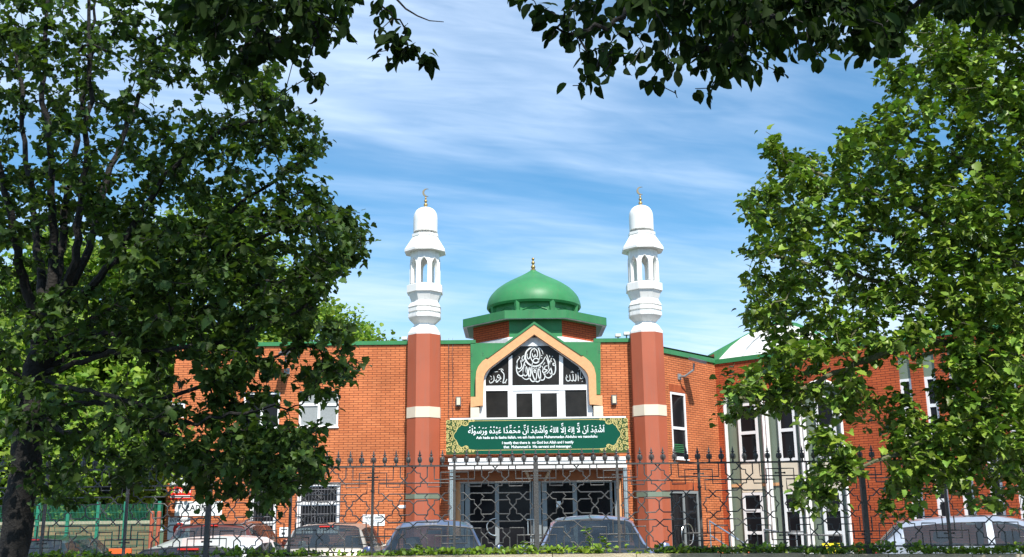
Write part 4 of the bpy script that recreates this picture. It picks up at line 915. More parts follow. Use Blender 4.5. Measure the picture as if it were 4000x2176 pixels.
# ================================================================ CARS
def cr(pts, n):
    p = [pts[0]] + list(pts) + [pts[-1]]; o = []
    for i in range(1, len(p) - 2):
        for k in range(n):
            t = k / n; a, b, c, d = p[i - 1], p[i], p[i + 1], p[i + 2]
            o.append(tuple(0.5 * (2 * b[j] + (c[j] - a[j]) * t + (2 * a[j] - 5 * b[j] + 4 * c[j] - d[j]) * t * t + (3 * b[j] - a[j] - 3 * c[j] + d[j]) * t ** 3) for j in range(len(b))))
    return o + [tuple(pts[-1])]
def car_paint(name, col, metal=0.3):
    return mat(name, col, 0.28, metal=metal, var=0.03, coat=0.7)
def make_car(x, y, yaw, label, paint, Lc=4.1, Wc=1.72, Hc=1.46, prof=None, z=G0, tumble=.30, roofrail=False, group='cars parked behind the railing'):
    root = empty('parked_car', (x, y, z), label, 'car', group, rz=yaw)
    # profile: (t along length, top z, belt z, width factor, roof shoulder drop)
    prof = prof or [(0, .50, .50, .80), (.02, .66, .62, .90), (.07, .76, .72, .97), (.24, .94, .90, 1.0), (.27, .97, .92, 1.0), (.42, 1.37, .96, 1.0), (.52, 1.455, .98, 1.0), (.70, 1.44, 1.0, 1.0), (.87, 1.37, 1.02, .99), (.955, 1.02, .98, .96), (.985, .95, .9, .93), (1, .62, .6, .86)]
    zs_ = Hc / 1.46
    def ev(t):
        for a, b in zip(prof, prof[1:]):
            if t <= b[0] + 1e-9:
                k = (t - a[0]) / (b[0] - a[0]) if b[0] > a[0] else 0
                return [a[j] + (b[j] - a[j]) * k for j in range(1, 4)]
        return list(prof[-1][1:])
    ts = sorted(set([p[0] for p in prof] + [k / 44 for k in range(45)] + [ (TA + TB) / 2 for TA, TB in ((.55, .56),)]))
    t_ws0, t_ws1 = prof[4][0], prof[5][0]; t_rw0, t_rw1 = prof[8][0], prof[9][0]
    rows = []; R_ = None
    for t in ts:
        zt, zb, wf = ev(t); zt *= zs_; zb *= zs_
        w = Wc / 2 * wf; cab = max(0.0, zt - zb); zb2 = min(zb, zt - .03)
        wr_ = w * (0.985 - tumble * min(1, cab / .5)) if cab > .04 else w * .93
        crown = .085 if cab > .2 else .03
        sill = .22 + (.1 if t < .03 or t > .97 else 0)
        ctl = [(w * .90, sill), (w * .985, sill + .12), (w, (sill + zb2) / 2 + .05), (w * .975, zb2), (wr_ * 1.02, zt - crown - .02), (wr_ * .84, zt - crown * .42), (wr_ * .4, zt - crown * .1), (0, zt + .004)]
        line = []
        for a, b in zip(ctl, ctl[1:]):
            for k in range(2): line.append((a[0] + (b[0] - a[0]) * k / 2, a[1] + (b[1] - a[1]) * k / 2))
        line.append(ctl[-1]); rows.append([(u, v) for u, v in line])
    nseg = len(rows[0]); yv = [-Lc / 2 + t * Lc for t in ts]
    V = []; idx = {}
    for i, r in enumerate(rows):
        # plan-view rounding of nose and tail
        for s in (1, -1):
            for j, (u, v) in enumerate(r):
                if s == -1 and j == nseg - 1: idx[(i, s, j)] = idx[(i, 1, j)]; continue
                yy = yv[i]; q = (u / (Wc / 2)) ** 2
                if ts[i] < .3: yy += q * .16 * (1 - ts[i] / .3) ** .5
                if ts[i] > .8: yy -= q * .14 * ((ts[i] - .8) / .2)
                if t_ws0 <= ts[i] <= t_ws1 + .02: yy += q * .10
                idx[(i, s, j)] = len(V); V.append((s * u, yy, v))
    groups = {'body': [], 'windscreen': [], 'rear_window': [], 'sl': [], 'sr': []}
    for i in range(len(ts) - 1):
        tm = (ts[i] + ts[i + 1]) / 2; zt, zb, wf = ev(tm); cab = zt - zb
        for s in (1, -1):
            for j in range(nseg - 1):
                q = [idx[(i, s, j)], idx[(i + 1, s, j)], idx[(i + 1, s, j + 1)], idx[(i, s, j + 1)]]
                if s == 1: q = q[::-1]
                if len(set(q)) < 3: continue
                if s == -1 and j == nseg - 2: q = [idx[(i, s, j)], idx[(i + 1, s, j)], idx[(i + 1, 1, j + 1)], idx[(i, 1, j + 1)]]
                g_ = 'body'
                if j >= 9 and t_ws0 + .006 < tm < t_ws1 - .004: g_ = 'windscreen'
                elif j >= 9 and t_rw0 + .006 < tm < t_rw1 - .006: g_ = 'rear_window'
                elif j in (6, 7) and t_ws0 + .085 < tm < t_rw0 - .01 and cab > .2 and not (.548 < tm < .572): g_ = 'sl' if s == 1 else 'sr'
                groups[g_].append(q)
    def mk(name, fs_, mt, par):
        used = sorted({k for q in fs_ for k in q}); mp = {k: n for n, k in enumerate(used)}
        me = bpy.data.meshes.new(name); me.from_pydata([V[k] for k in used], [], [[mp[k] for k in q] for q in fs_])
        bm = bmesh.new(); bm.from_mesh(me); bmesh.ops.recalc_face_normals(bm, faces=bm.faces); bm.to_mesh(me); bm.free()
        me.polygons.foreach_set('use_smooth', [True] * len(me.polygons))
        return link(name, me, mt, par)
    ends = [[idx[(0, 1, j)] for j in range(nseg)] + [idx[(0, -1, j)] for j in range(nseg - 2, -1, -1)], [idx[(len(ts) - 1, 1, j)] for j in range(nseg)] + [idx[(len(ts) - 1, -1, j)] for j in range(nseg - 2, -1, -1)]]
    body = mk('body', groups['body'] + ends, paint, root)
    mk('windscreen', groups['windscreen'], M['carglass'], root); mk('rear_window', groups['rear_window'], M['carglass'], root)
    mk('side_window', groups['sl'], M['carglass'], root); mk('side_window', groups['sr'], M['carglass'], root)
    for (ta, tb, nm_) in ((t_ws0 + .008, t_ws1 - .004, 'windscreen_seal'), (t_rw0 + .008, t_rw1 - .006, 'rear_window_seal')):
        ii = [i for i, t in enumerate(ts) if ta - .012 < t < tb + .012]
        if len(ii) < 2: continue
        loop = [V[idx[(i, 1, 9)]] for i in ii] + [V[idx[(ii[-1], 1, j)]] for j in range(10, nseg)] + [V[idx[(ii[-1], -1, j)]] for j in range(nseg - 2, 8, -1)] + [V[idx[(i, -1, 9)]] for i in ii[::-1]] + [V[idx[(ii[0], -1, j)]] for j in range(10, nseg)] + [V[idx[(ii[0], 1, j)]] for j in range(nseg - 2, 8, -1)]
        m = MB(); m.tube(loop, .014, 5); m.build(nm_, M['ink'], root, local=True)
    for yy in (-Lc / 2 + .82, Lc / 2 - .78):
        for s in (1, -1):
            xw = s * (Wc / 2 - .10); m = MB(); n = 28
            def ringx(r, xx): return [(xx, yy + r * math.cos(2 * PI * k / n), .31 + r * math.sin(2 * PI * k / n)) for k in range(n)]
            def loft(mb, rs):
                ids = [[mb.vert(p) for p in ringx(r, xw + s * o)] for r, o in rs]
                for a, b in zip(ids, ids[1:]):
                    for k in range(n): mb.f.append([a[k], a[(k + 1) % n], b[(k + 1) % n], b[k]])
                mb.f.append(ids[-1]); mb.f.append(ids[0]); return mb
            wh = loft(m, [(.30, -.1), (.31, -.08), (.31, .09), (.295, .115), (.21, .118)]).build('wheel', M['tyre'], root, local=True)
            m = MB(); loft(m, [(.205, .10), (.205, .122), (.18, .118), (.06, .10)]); m.build('rim', M['steel'], wh, local=True)
    for s in (1, -1):
        m = MB(); m.tube([(s * (Wc / 2 - .04), -Lc / 2 + t_ws0 * Lc + .42, .98 * zs_), (s * (Wc / 2 + .10), -Lc / 2 + t_ws0 * Lc + .40, 1.0 * zs_)], .03, 6)
        m.lathe(s * (Wc / 2 + .12), -Lc / 2 + t_ws0 * Lc + .40, [(.03, .94 * zs_), (.09, .97 * zs_), (.10, 1.03 * zs_), (.07, 1.09 * zs_), (.02, 1.10 * zs_)], 10); m.build('wing_mirror', paint, root, local=True)
        m = MB(); m.box((s * (Wc / 2 - .42), -Lc / 2 + .045, .60 * zs_), (s * (Wc / 2 - .14), -Lc / 2 + .17, .72 * zs_)); m.build('headlight', M['steel'], root, local=True)
        m = MB(); m.box((s * (Wc / 2 - .21), Lc / 2 - .22, .66 * zs_), (s * (Wc / 2 - .05), Lc / 2 - .10, .90 * zs_)); m.build('tail_light', M['red'], root, local=True)
    for (sx_, sy_) in ((-.36, -.15), (.36, -.15), (-.36, .95), (.36, .95)):
        m = MB(); y_ = sy_ - .1; m.tube([(sx_, y_, .45), (sx_, y_ + .04, .7), (sx_, y_ + .1, 1.0 * zs_)], [.2, .24, .19], 10); m.tube([(sx_, y_ + .10, 1.04 * zs_), (sx_, y_ + .12, 1.10 * zs_), (sx_, y_ + .13, 1.2 * zs_)], [.07, .12, .08], 8); m.build('seat', M['seat'], root, local=True)
    m = MB(); m.box((-Wc / 2 + .14, -Lc / 2 + 1.0, .25), (Wc / 2 - .14, Lc / 2 - .4, .5)); m.box((-Wc / 2 + .14, -Lc / 2 + t_ws0 * Lc + .1, .5), (Wc / 2 - .14, -Lc / 2 + t_ws0 * Lc + .5, .86 * zs_)); m.box((-Wc / 2 + .16, Lc / 2 - .75, .5), (Wc / 2 - .16, Lc / 2 - .35, .84 * zs_)); m.build('cabin_trim', M['cabin'], root, local=True)
    for s in (-1, 1):
        m = MB(); y_ = -Lc / 2 + t_ws0 * Lc; a_ = ev(t_ws0 + .012)[0] * zs_; m.tube([(s * .1 + .25, y_ + .03, a_ - .01), (s * .1 - .15, y_ + .12, a_ + .055), (s * .1 - .42, y_ + .16, a_ + .07)], .011, 5); m.build('wiper', M['ink'], root, local=True)
    zr_ = ev(t_rw0)[0] * zs_
    m = MB(); m.box((-.14, -Lc / 2 + (t_rw0 + .006) * Lc, zr_ - .035), (.14, -Lc / 2 + (t_rw0 + .012) * Lc + .02, zr_ - .012)); m.build('brake_light', M['red'], root, local=True)
    m = MB(); m.box((-.26, Lc / 2 - .02, .48), (.26, Lc / 2 + .012, .59)); m.build('number_plate', M['yellow'], root, local=True)
    zw = ev((t_ws0 + t_ws1) / 2)[0] * zs_
    m = MB(); m.box((-.12, -Lc / 2 + t_ws1 * Lc - .02, ev(t_ws1)[0] * zs_ - .13), (.12, -Lc / 2 + t_ws1 * Lc, ev(t_ws1)[0] * zs_ - .07)); m.build('rear_view_mirror', M['ink'], root, local=True)
    if roofrail:
        for s in (1, -1):
            m = MB(); m.tube([(s * Wc * .345, -Lc / 2 + t * Lc, ev(t)[0] * zs_ + dz) for t, dz in ((.46, -.01), (.48, .05), (.65, .055), (.84, .05), (.86, -.01))], .016, 6); m.build('roof_rail', M['ink'], root, local=True)
    return root
SUV = [(0, .60, .60, .82), (.02, .80, .74, .92), (.08, .92, .86, .98), (.24, 1.04, .98, 1.0), (.27, 1.06, 1.0, 1.0), (.40, 1.42, 1.02, 1.0), (.50, 1.47, 1.03, 1.0), (.72, 1.455, 1.05, 1.0), (.90, 1.39, 1.07, .98), (.965, 1.06, 1.03, .96), (.985, .98, .94, .94), (1, .62, .6, .88)]
MPV = [(0, .52, .52, .80), (.02, .70, .66, .90), (.06, .82, .76, .97), (.18, .98, .93, 1.0), (.21, 1.0, .95, 1.0), (.37, 1.40, .97, 1.0), (.48, 1.455, .98, 1.0), (.72, 1.45, .99, 1.0), (.91, 1.40, .99, .99), (.97, 1.0, .96, .98), (.985, .95, .9, .96), (1, .60, .58, .9)]
HAT = None
blue = car_paint('blue_grey_paint', (0.06, 0.085, 0.17), .45); blue2 = car_paint('silver_blue_paint', (0.20, 0.24, 0.36), .5)
def carat(px, Y, py=2100): return X_(px, Y, py)
make_car(carat(1692, 16.6), 16.9, .05, 'dark blue hatchback with its front to the railing, left of the glazed doors', blue, Hc=1.60, Wc=1.75)
make_car(carat(2322, 15.6), 16.0, -.05, 'silver-blue car with its front to the railing, before the right half of the doors', blue2, Hc=1.63, Wc=1.80, prof=[(0, .50, .50, .80), (.02, .66, .62, .90), (.07, .76, .72, .97), (.24, .94, .90, 1.0), (.27, .97, .92, 1.0), (.45, 1.40, .96, 1.0), (.54, 1.46, .98, 1.0), (.72, 1.44, 1.0, 1.0), (.87, 1.37, 1.02, .99), (.955, 1.02, .98, .96), (.985, .95, .9, .93), (1, .62, .6, .86)])
def rear_at(px, Yrear, Lc): return carat(px, Yrear), Yrear + Lc / 2
x, y = rear_at(1262, 21.2, 4.2); make_car(x, y, PI, 'beige people carrier seen from behind, brake light over its rear window', car_paint('beige_paint', (0.50, 0.44, 0.36), .35), Lc=4.2, Wc=1.76, Hc=1.60, prof=MPV, tumble=.22)
x, y = rear_at(800, 21.4, 4.4); make_car(x, y, PI, 'maroon off-road car behind the white car, seen from the rear', car_paint('maroon_paint', (0.13, 0.035, 0.025), .3), Lc=4.4, Wc=1.84, Hc=1.66, prof=SUV, roofrail=True, tumble=.24)
x, y = rear_at(740, 13.9, 4.0); make_car(x, y, PI - .06, 'white hatchback nearest the railing at the left, seen from the rear', car_paint('white_car_paint', (0.72, 0.72, 0.71), 0), Lc=4.0, Wc=1.76, Hc=1.40, tumble=.22, prof=[(0, .50, .50, .80), (.02, .66, .62, .90), (.07, .76, .72, .97), (.24, .94, .90, 1.0), (.27, .97, .92, 1.0), (.42, 1.37, .96, 1.0), (.52, 1.46, .98, 1.0), (.68, 1.45, 1.0, 1.0), (.91, 1.31, 1.03, .99), (.965, 1.06, .98, .96), (.985, .95, .9, .93), (1, .62, .6, .86)])
make_car(carat(3990, 17.5), 18.2, math.radians(72), 'pale silver estate car broadside at the right end of the railing', car_paint('silver_paint', (0.50, 0.53, 0.58), .5), Lc=4.5, Wc=1.80, Hc=1.58, tumble=.24)
x, y = rear_at(118, 23, 4.0); make_car(x, y, PI - .1, 'dark green car by the green mesh fence at the far left', car_paint('dark_car_paint', (0.02, 0.035, 0.035), .3), Lc=4.0, Hc=1.40)
# ================================================================ SMALL THINGS IN THE YARD
def prp(name, label, cat, px, py, Y, group=None): return empty(name, (P(px, py, Y).x, Y, G0), label, cat, group)
Y = 27.0; zt_ = Z_(3245, 2122, Y); r = prp('warning_board', 'yellow warning board with a black triangle before the sage bays', 'sign', 3245, 2140, Y); m = MB()
x0, x1 = P(3212, 2140, Y).x, P(3286, 2140, Y).x; m.box((x0, Y, zt_ - .55), (x1, Y + .02, zt_)); m.build('panel', M['yellow'], r); m = MB()
for x in (x0 + .04, x1 - .07): m.box((x, Y + .021, G0), (x + .03, Y + .05, zt_ - .02))
m.build('leg', M['alu'], r); m = MB(); xc = (x0 + x1) / 2; tri = [(xc - .17, zt_ - .42), (xc + .17, zt_ - .42), (xc, zt_ - .1)]; tr2 = [(xc - .11, zt_ - .385), (xc + .11, zt_ - .385), (xc, zt_ - .17)]
m.ring(tri, tr2, Y - .004, Y - .001, closed=True); m.box((xc - .012, Y - .004, zt_ - .32), (xc + .012, Y - .001, zt_ - .23)); m.box((xc - .012, Y - .004, zt_ - .36), (xc + .012, Y - .001, zt_ - .34)); m.build('triangle', M['ink'], r)
def cone(px, py, Y, label):
    r = prp('traffic_cone', label, 'traffic cone', px, py, Y, 'orange traffic cones'); z = Z_(px, py, Y); m = MB(); m.lathe(r.location.x, Y, [(.15, G0 + .03), (.035, z - .02), (.02, z)], 20); m.build('body', M['orange'], r)
    m = MB(); m.box((r.location.x - .19, Y - .19, G0), (r.location.x + .19, Y + .19, G0 + .03)); m.build('base', M['ink'], r)
cone(352, 2160, 20.0, 'orange traffic cone at the far left by the stone wall'); cone(2917, 2144, 19.0, 'orange traffic cone before the canted wall corner')
Y = 21.0; r = prp('plastic_barrier', 'orange plastic barrier with a dark panel beside the white car', 'barrier', 465, 2150, Y); z = Z_(465, 2143, Y); x0, x1 = P(425, 2150, Y).x, P(512, 2150, Y).x; m = MB()
m.box((x0, Y, z - .10), (x1, Y + .05, z)); m.box((x0, Y, G0 + .02), (x1, Y + .05, G0 + .15)); m.box((x0, Y, G0), (x0 + .06, Y + .05, z - .1)); m.box((x1 - .06, Y, G0), (x1, Y + .05, z - .1)); m.box((x0 + .06, Y + .01, G0 + .15), (x1 - .06, Y + .04, G0 + .45)); m.build('frame', M['orange'], r)
m = MB(); m.box((x0 + .12, Y - .004, z - .35), (x1 - .1, Y + .0, z - .14)); m.build('panel', M['ink'], r)
# handrails up to the sage bays
for (pts, lab) in (([(2772, 2036, 31), (2850, 2085, 30.4), (2905, 2122, 30)], 'sloping steel handrail running down from the corner door of the canted wall'), ([(2985, 2068, 31.5), (3110, 2088, 30.6), (3290, 2092, 29)], 'long steel handrail in front of the sage bays')):
    pp = [P(*q) for q in pts]; r = empty('handrail', (pp[0].x, pp[0].y, G0), lab, 'handrail', 'steel handrails'); m = MB(); m.tube(pp, .024, 8); m.tube([p - Vector((0, 0, .4)) for p in pp], .018, 8); m.build('rail', M['steel'], r)
    for p in pp: m = MB(); m.tube([(p.x, p.y, G0), (p.x, p.y, p.z - .0)], .022, 8); m.build('post', M['steel'], r)
for px, py in ((1868, 2135), (2180, 2140)):
    Y = 24.0; r = prp('bollard', 'short pale bollard before the glazed doors, the %s one' % ('left' if px < 2000 else 'right'), 'bollard', px, py, Y, 'pale bollards'); z = Z_(px, py, Y); m = MB(); m.lathe(r.location.x, Y, [(.07, G0), (.07, z - .06), (.05, z - .02), (.01, z)], 14); m.build('post', M['cream'], r)
    m = MB(); m.lathe(r.location.x, Y, [(.073, z - .2), (.073, z - .12)], 14); m.build('band', M['ink'], r)
# stone wall and green mesh fence at the left
r = empty('stone_wall', (X_(300, 27), 27, G0), 'weathered rubble stone wall behind the green mesh fence', 'wall'); m = MB()
zt_ = Z_(350, 2048, 27); wall(m, (X_(-150, 27), 27.0), (X_(640, 27), 27.0), G0, zt_, []); m.build('wall_body', M['stone'], r)
m = MB(); m.box((X_(-150, 27), 26.98, zt_), (X_(640, 27), 27.35, zt_ + .08)); m.build('coping', M['coping'], r)
Y = 25.5; z0, z1 = G0, Z_(400, 1970, Y); r = empty('mesh_fence', (X_(350, Y), Y, G0), 'green welded mesh fence on square posts left of the brick wing', 'fence'); m = MB()
xa, xb = X_(-150, Y), X_(655, Y); x = xa
while x < xb: m.box((x, Y, z0 + .05), (x + .006, Y + .006, z1)); x += .034
z = z0 + .1
while z < z1: m.box((xa, Y - .006, z), (xb, Y, z + .007)); z += .2
m.build('mesh', M['mesh_green'], r)
for px in (175, 290, 405, 510, 640, 60): 
    m = MB(); x = X_(px, Y); m.box((x - .035, Y + .007, z0), (x + .035, Y + .077, z1 + .06)); m.build('post', M['mesh_green'], r)
for px in (596, 622):
    Y = 24.5; r = prp('pole', 'slim terracotta post beside the brick corner, the %s one' % ('left' if px < 600 else 'right'), 'post', px, 2000, Y, 'terracotta posts'); m = MB(); m.lathe(r.location.x, Y, [(.05, G0), (.05, Z_(px, 2000, Y)), (.02, Z_(px, 1996, Y))], 10); m.build('shaft', M['terra'], r)

# ================================================================ FOLIAGE
nr = np.random.default_rng(11)
def leaf_tpl(kind):
    if kind == 'lime': ys = [0, .08, .22, .36, .50, .64, .78, .90, 1.0]; ws = [.10, .40, .44, .52, .42, .44, .26, .16, .0]
    elif kind == 'elm': ys = [0, .12, .35, .6, .85, 1.0]; ws = [.03, .22, .33, .33, .18, .0]
    elif kind == 'blade': ys = [0, .3, .65, 1.0]; ws = [.06, .20, .18, .0]
    else: ys = [0, .35, .75, 1.0]; ws = [.15, .5, .38, .0]
    V = []; F = []
    for i, (y, w) in enumerate(zip(ys, ws)):
        cu = -.35 * y * y * .5; tooth = (.035 if i % 2 else -.03) if (kind == 'lime' and 0 < i < 8) else 0
        V += [(-w - tooth, y + (-.07 if (kind == 'lime' and i == 1) else 0), cu + .28 * w), (0, y, cu), (w + tooth, y + (-.07 if (kind == 'lime' and i == 1) else 0), cu + .28 * w)]
        if i: b = 3 * i; F += [(b - 3, b - 2, b + 1, b), (b - 2, b - 1, b + 2, b + 1)]
    return np.array(V, float), np.array(F, int)
def leaves_obj(name, pos, dirs, nrm, size, kind, material, parent, tint_lo=.42, tint_hi=1.45, yellow=.25, tints=None):
    T, F = leaf_tpl(kind); n = len(pos)
    d = dirs / np.linalg.norm(dirs, axis=1, keepdims=True); s = np.cross(d, nrm); s /= np.linalg.norm(s, axis=1, keepdims=True) + 1e-9; u = np.cross(s, d)
    wv = nr.uniform(.8, 1.15, (n, 1, 1)); cur = nr.uniform(.2, 2.8, (n, 1, 1))
    V = pos[:, None, :] + size[:, None, None] * (T[None, :, 0, None] * wv * s[:, None, :] + T[None, :, 1, None] * d[:, None, :] + T[None, :, 2, None] * cur * u[:, None, :])
    V = V.reshape(-1, 3); k = len(T); Fa = (F[None] + (np.arange(n) * k)[:, None, None]).reshape(-1, 4)
    off = np.array(wl(parent)) if parent is not None else np.zeros(3); V = V - off
    me = bpy.data.meshes.new(name); me.vertices.add(len(V)); me.vertices.foreach_set('co', V.ravel().astype(np.float32))
    me.loops.add(Fa.size); me.polygons.add(len(Fa)); me.loops.foreach_set('vertex_index', Fa.ravel().astype(np.int32))
    me.polygons.foreach_set('loop_start', (np.arange(len(Fa)) * 4).astype(np.int32)); me.polygons.foreach_set('loop_total', np.full(len(Fa), 4, np.int32))
    me.polygons.foreach_set('use_smooth', np.ones(len(Fa), bool)); me.update(calc_edges=True); me.validate()
    at = me.color_attributes.new('tint', 'FLOAT_COLOR', 'POINT')
    v = nr.uniform(tint_lo, tint_hi, n) if tints is None else tints * nr.uniform(.8, 1.2, n); y = nr.uniform(-yellow * .3, yellow, n)
    c = np.stack([v * (1 + y * 1.2), v * (1 + y * .35), v * (1 - y * .4), np.ones(n)], 1); at.data.foreach_set('color', np.repeat(c, k, 0).ravel().astype(np.float32))
    return link(name, me, material, parent)
K = 4000 / 2575.0
def inpoly(x, y, poly):
    c = False; n = len(poly); j = n - 1
    for i in range(n):
        xi, yi = poly[i]; xj, yj = poly[j]
        if (yi > y) != (yj > y) and x < (xj - xi) * (y - yi) / (yj - yi) + xi: c = not c
        j = i
    return c
def sample(poly, Yr, n, freq=1.6, thr=-.15, seed=0, keep=1.0):
    r = random.Random(seed); pk = [(x * K, y * K) for x, y in poly]; xs = [p[0] for p in pk]; ys = [p[1] for p in pk]; o = []; tries = 0
    while len(o) < n and tries < n * 60:
        tries += 1; x = r.uniform(min(xs), max(xs)); y = r.uniform(min(ys), max(ys))
        if not inpoly(x, y, pk): continue
        p = P(x, y, r.uniform(*Yr))
        if noise.noise(p * freq) + .5 * noise.noise(p * freq * 2.7) < thr: continue
        o.append(p)
    return o
def grow(limbs, atts, step=.11, r_tip=.0028, pw=2.35, seed=1, sag=.15):
    """limb polylines [(points, base radius)], then every attractor is joined to the nearest branch by a bent twig"""
    r = random.Random(seed); pos = []; par = []; rmin = []
    for pts, rb in limbs:
        pts = [Vector(p) for p in pts]; o = cr([tuple(p) for p in pts], 6)
        if pos:
            A = np.array(pos); j = int(np.argmin(((A - np.array(o[0])) ** 2).sum(1)))
            prev = j
        else: prev = -1
        for k, p in enumerate(o):
            t = k / (len(o) - 1); q = Vector(p) + Vector((r.gauss(0, .012), r.gauss(0, .012), r.gauss(0, .012)))
            pos.append(tuple(q)); par.append(prev); rmin.append(rb * (1 - .72 * t)); prev = len(pos) - 1
    A = np.array(pos); at = np.array([tuple(a) for a in atts]); d = np.array([((A - a) ** 2).sum(1).min() for a in at]); order = np.argsort(d)
    buf = np.zeros((len(pos) + len(at) * 40, 3)); n = len(pos); buf[:n] = A; ends = []
    for k in order:
        a = at[k]; dd = ((buf[:n] - a) ** 2).sum(1); j = int(np.argmin(dd)); L_ = math.sqrt(dd[j]); st = max(2, min(30, int(L_ / step)))
        p0 = buf[j].copy(); prev = j; bend = nr.normal(0, .10 * L_, 3)
        for s in range(1, st + 1):
            t = s / st; q = p0 + (a - p0) * t + bend * math.sin(PI * t) + np.array([0, 0, sag * L_ * math.sin(PI * t)]) * .5 + nr.normal(0, .006, 3) * (t < 1)
            buf[n] = q; par.append(prev); rmin.append(0); prev = n; n += 1
        ends.append((prev, k))
    pos = buf[:n]; w = np.zeros(n); kids = [[] for _ in range(n)]
    for i in range(n):
        if par[i] >= 0: kids[par[i]].append(i)
    rad = np.zeros(n)
    order = []; st = [i for i in range(n) if par[i] < 0]
    while st: i = st.pop(); order.append(i); st += kids[i]
    for i in reversed(order):
        s = sum(rad[c] ** pw for c in kids[i]); rad[i] = max((s ** (1 / pw)) if s > 0 else r_tip, rmin[i], r_tip)
    return pos, par, kids, rad, ends
def branches(mb, pos, par, kids, rad, rmax_n=10):
    n = len(pos); starts = [i for i in range(n) if par[i] < 0]
    while starts:
        i = starts.pop(); chain = [i] if par[i] < 0 else [par[i], i]
        while kids[chain[-1]]:
            ks = sorted(kids[chain[-1]], key=lambda c: -rad[c]); starts += ks[1:]; chain.append(ks[0])
        rr_ = [rad[c] for c in chain]
        if par[i] >= 0: rr_[0] = min(rr_[0], rad[i] * 1.15)
        k = 10 if max(rr_) > .05 else (6 if max(rr_) > .012 else 3)
        mb.tube([Vector(pos[c]) for c in chain], rr_, k, caps=(k > 5))
def leafage(pos, par, ends, per, size, spread, up=.75, droop=.4, outc=None):
    P_ = []; D = []; Nn = []
    for e, k in ends:
        c = e; ch = [c]
        for _ in range(3):
            if par[c] >= 0: c = par[c]; ch.append(c)
        out_ = pos[e] - pos[ch[-1]]; out_ /= np.linalg.norm(out_) + 1e-6
        for _ in range(per):
            b = pos[ch[nr.integers(0, len(ch))]]; d = out_ * .5 + nr.normal(0, .75, 3); d[2] = d[2] * .5 - droop; d /= np.linalg.norm(d)
            P_.append(b + nr.normal(0, spread, 3) + d * size * .15); D.append(d); Nn.append(np.array([nr.normal(0, 1 - up), nr.normal(0, 1 - up), 1.0]) )
    return np.array(P_), np.array(D), np.array(Nn), nr.uniform(.5, 1.3, len(P_)) * size
def plant_tree(name, label, cat, base, limbs, atts, leafm, barkm, per, size, spread, kind, seed, group=None, up=.6, droop=.4, yellow=.25, sag=.15, step=.11, extra_tint=None):
    root = empty(name, base, label, cat, group)
    pos, par, kids, rad, ends = grow(limbs, atts, seed=seed, sag=sag, step=step); m = MB(); branches(m, pos, par, kids, rad); m.build('trunk', barkm, root, fixn=False)
    p, d, nn, s = leafage(pos, par, ends, per, size, spread, up, droop); leaves_obj('crown', p, d, nn, s, kind, leafm, root, yellow=yellow); return root
def Q(x, y, Y): return P(x * K, y * K, Y)

# --- left tree, in front of the railing
YT = 8.3
b0 = Q(30, 1401, YT); base = Vector((b0.x - .03, YT, 0))
LB = [([base, Q(35, 1401, YT), Q(60, 1200, YT), Q(85, 1000, YT), Q(108, 870, YT + .05), Q(120, 800, YT)], .115),
      ([Q(112, 850, YT), Q(70, 740, YT - .2), Q(40, 600, YT - .4), Q(0, 420, YT - .5), (Q(-60, 200, YT - .6))], .05),
      ([Q(116, 820, YT), Q(100, 680, YT + .2), Q(88, 560, YT + .3), Q(60, 320, YT + .4), Q(40, 60, YT + .4)], .045),
      ([Q(120, 810, YT), Q(132, 640, YT), Q(130, 460, YT - .1), Q(110, 220, YT - .1), Q(120, -60, YT)], .048),
      ([Q(120, 810, YT), Q(150, 640, YT + .3), Q(175, 450, YT + .5), Q(210, 250, YT + .6), Q(240, 20, YT + .7)], .045),
      ([Q(120, 800, YT), Q(185, 660, YT - .2), Q(205, 480, YT - .3), Q(225, 250, YT - .4), Q(225, -40, YT - .5)], .042),
      ([Q(122, 800, YT), Q(215, 650, YT + .1), Q(260, 480, YT + .2), Q(330, 300, YT + .3), Q(400, 150, YT + .4), Q(470, 40, YT + .4)], .04),
      ([Q(124, 810, YT), Q(250, 700, YT - .3), Q(340, 560, YT - .5), Q(430, 430, YT - .6), Q(560, 330, YT - .7), Q(680, 300, YT - .8)], .036),
      ([Q(115, 870, YT), Q(210, 820, YT + .2), Q(330, 740, YT + .4), Q(470, 640, YT + .6), Q(600, 520, YT + .6), Q(760, 400, YT + .6)], .036),
      ([Q(112, 900, YT), Q(220, 850, YT - .2), Q(330, 830, YT - .4), Q(440, 760, YT - .5), Q(560, 640, YT - .6), Q(700, 580, YT - .7), Q(850, 560, YT - .7)], .034),
      ([Q(105, 920, YT), Q(240, 885, YT + .1), Q(400, 850, YT + .2), Q(520, 770, YT + .3), Q(640, 720, YT + .3), Q(800, 690, YT + .3)], .03),
      ([Q(100, 940, YT), Q(230, 900, YT - .3), Q(380, 880, YT - .6), Q(560, 860, YT - .8), Q(700, 800, YT - .9), Q(790, 770, YT - 1)], .026),
      ([Q(92, 1040, YT), Q(200, 1010, YT - .2), Q(330, 1020, YT - .3), Q(500, 975, YT - .4), Q(640, 905, YT - .4), Q(800, 870, YT - .4)], .026),
      ([Q(90, 1050, YT), Q(200, 1090, YT - .4), Q(330, 1060, YT - .6), Q(460, 1110, YT - .7), Q(560, 1150, YT - .7), Q(680, 1190, YT - .7)], .024),
      ([Q(95, 960, YT), Q(200, 980, YT - .5), Q(330, 1010, YT - .8), Q(450, 1060, YT - 1), Q(600, 1040, YT - 1), Q(760, 1010, YT - 1)], .022),
      ([Q(92, 1000, YT), Q(30, 930, YT - .3), Q(-40, 820, YT - .4)], .03)]
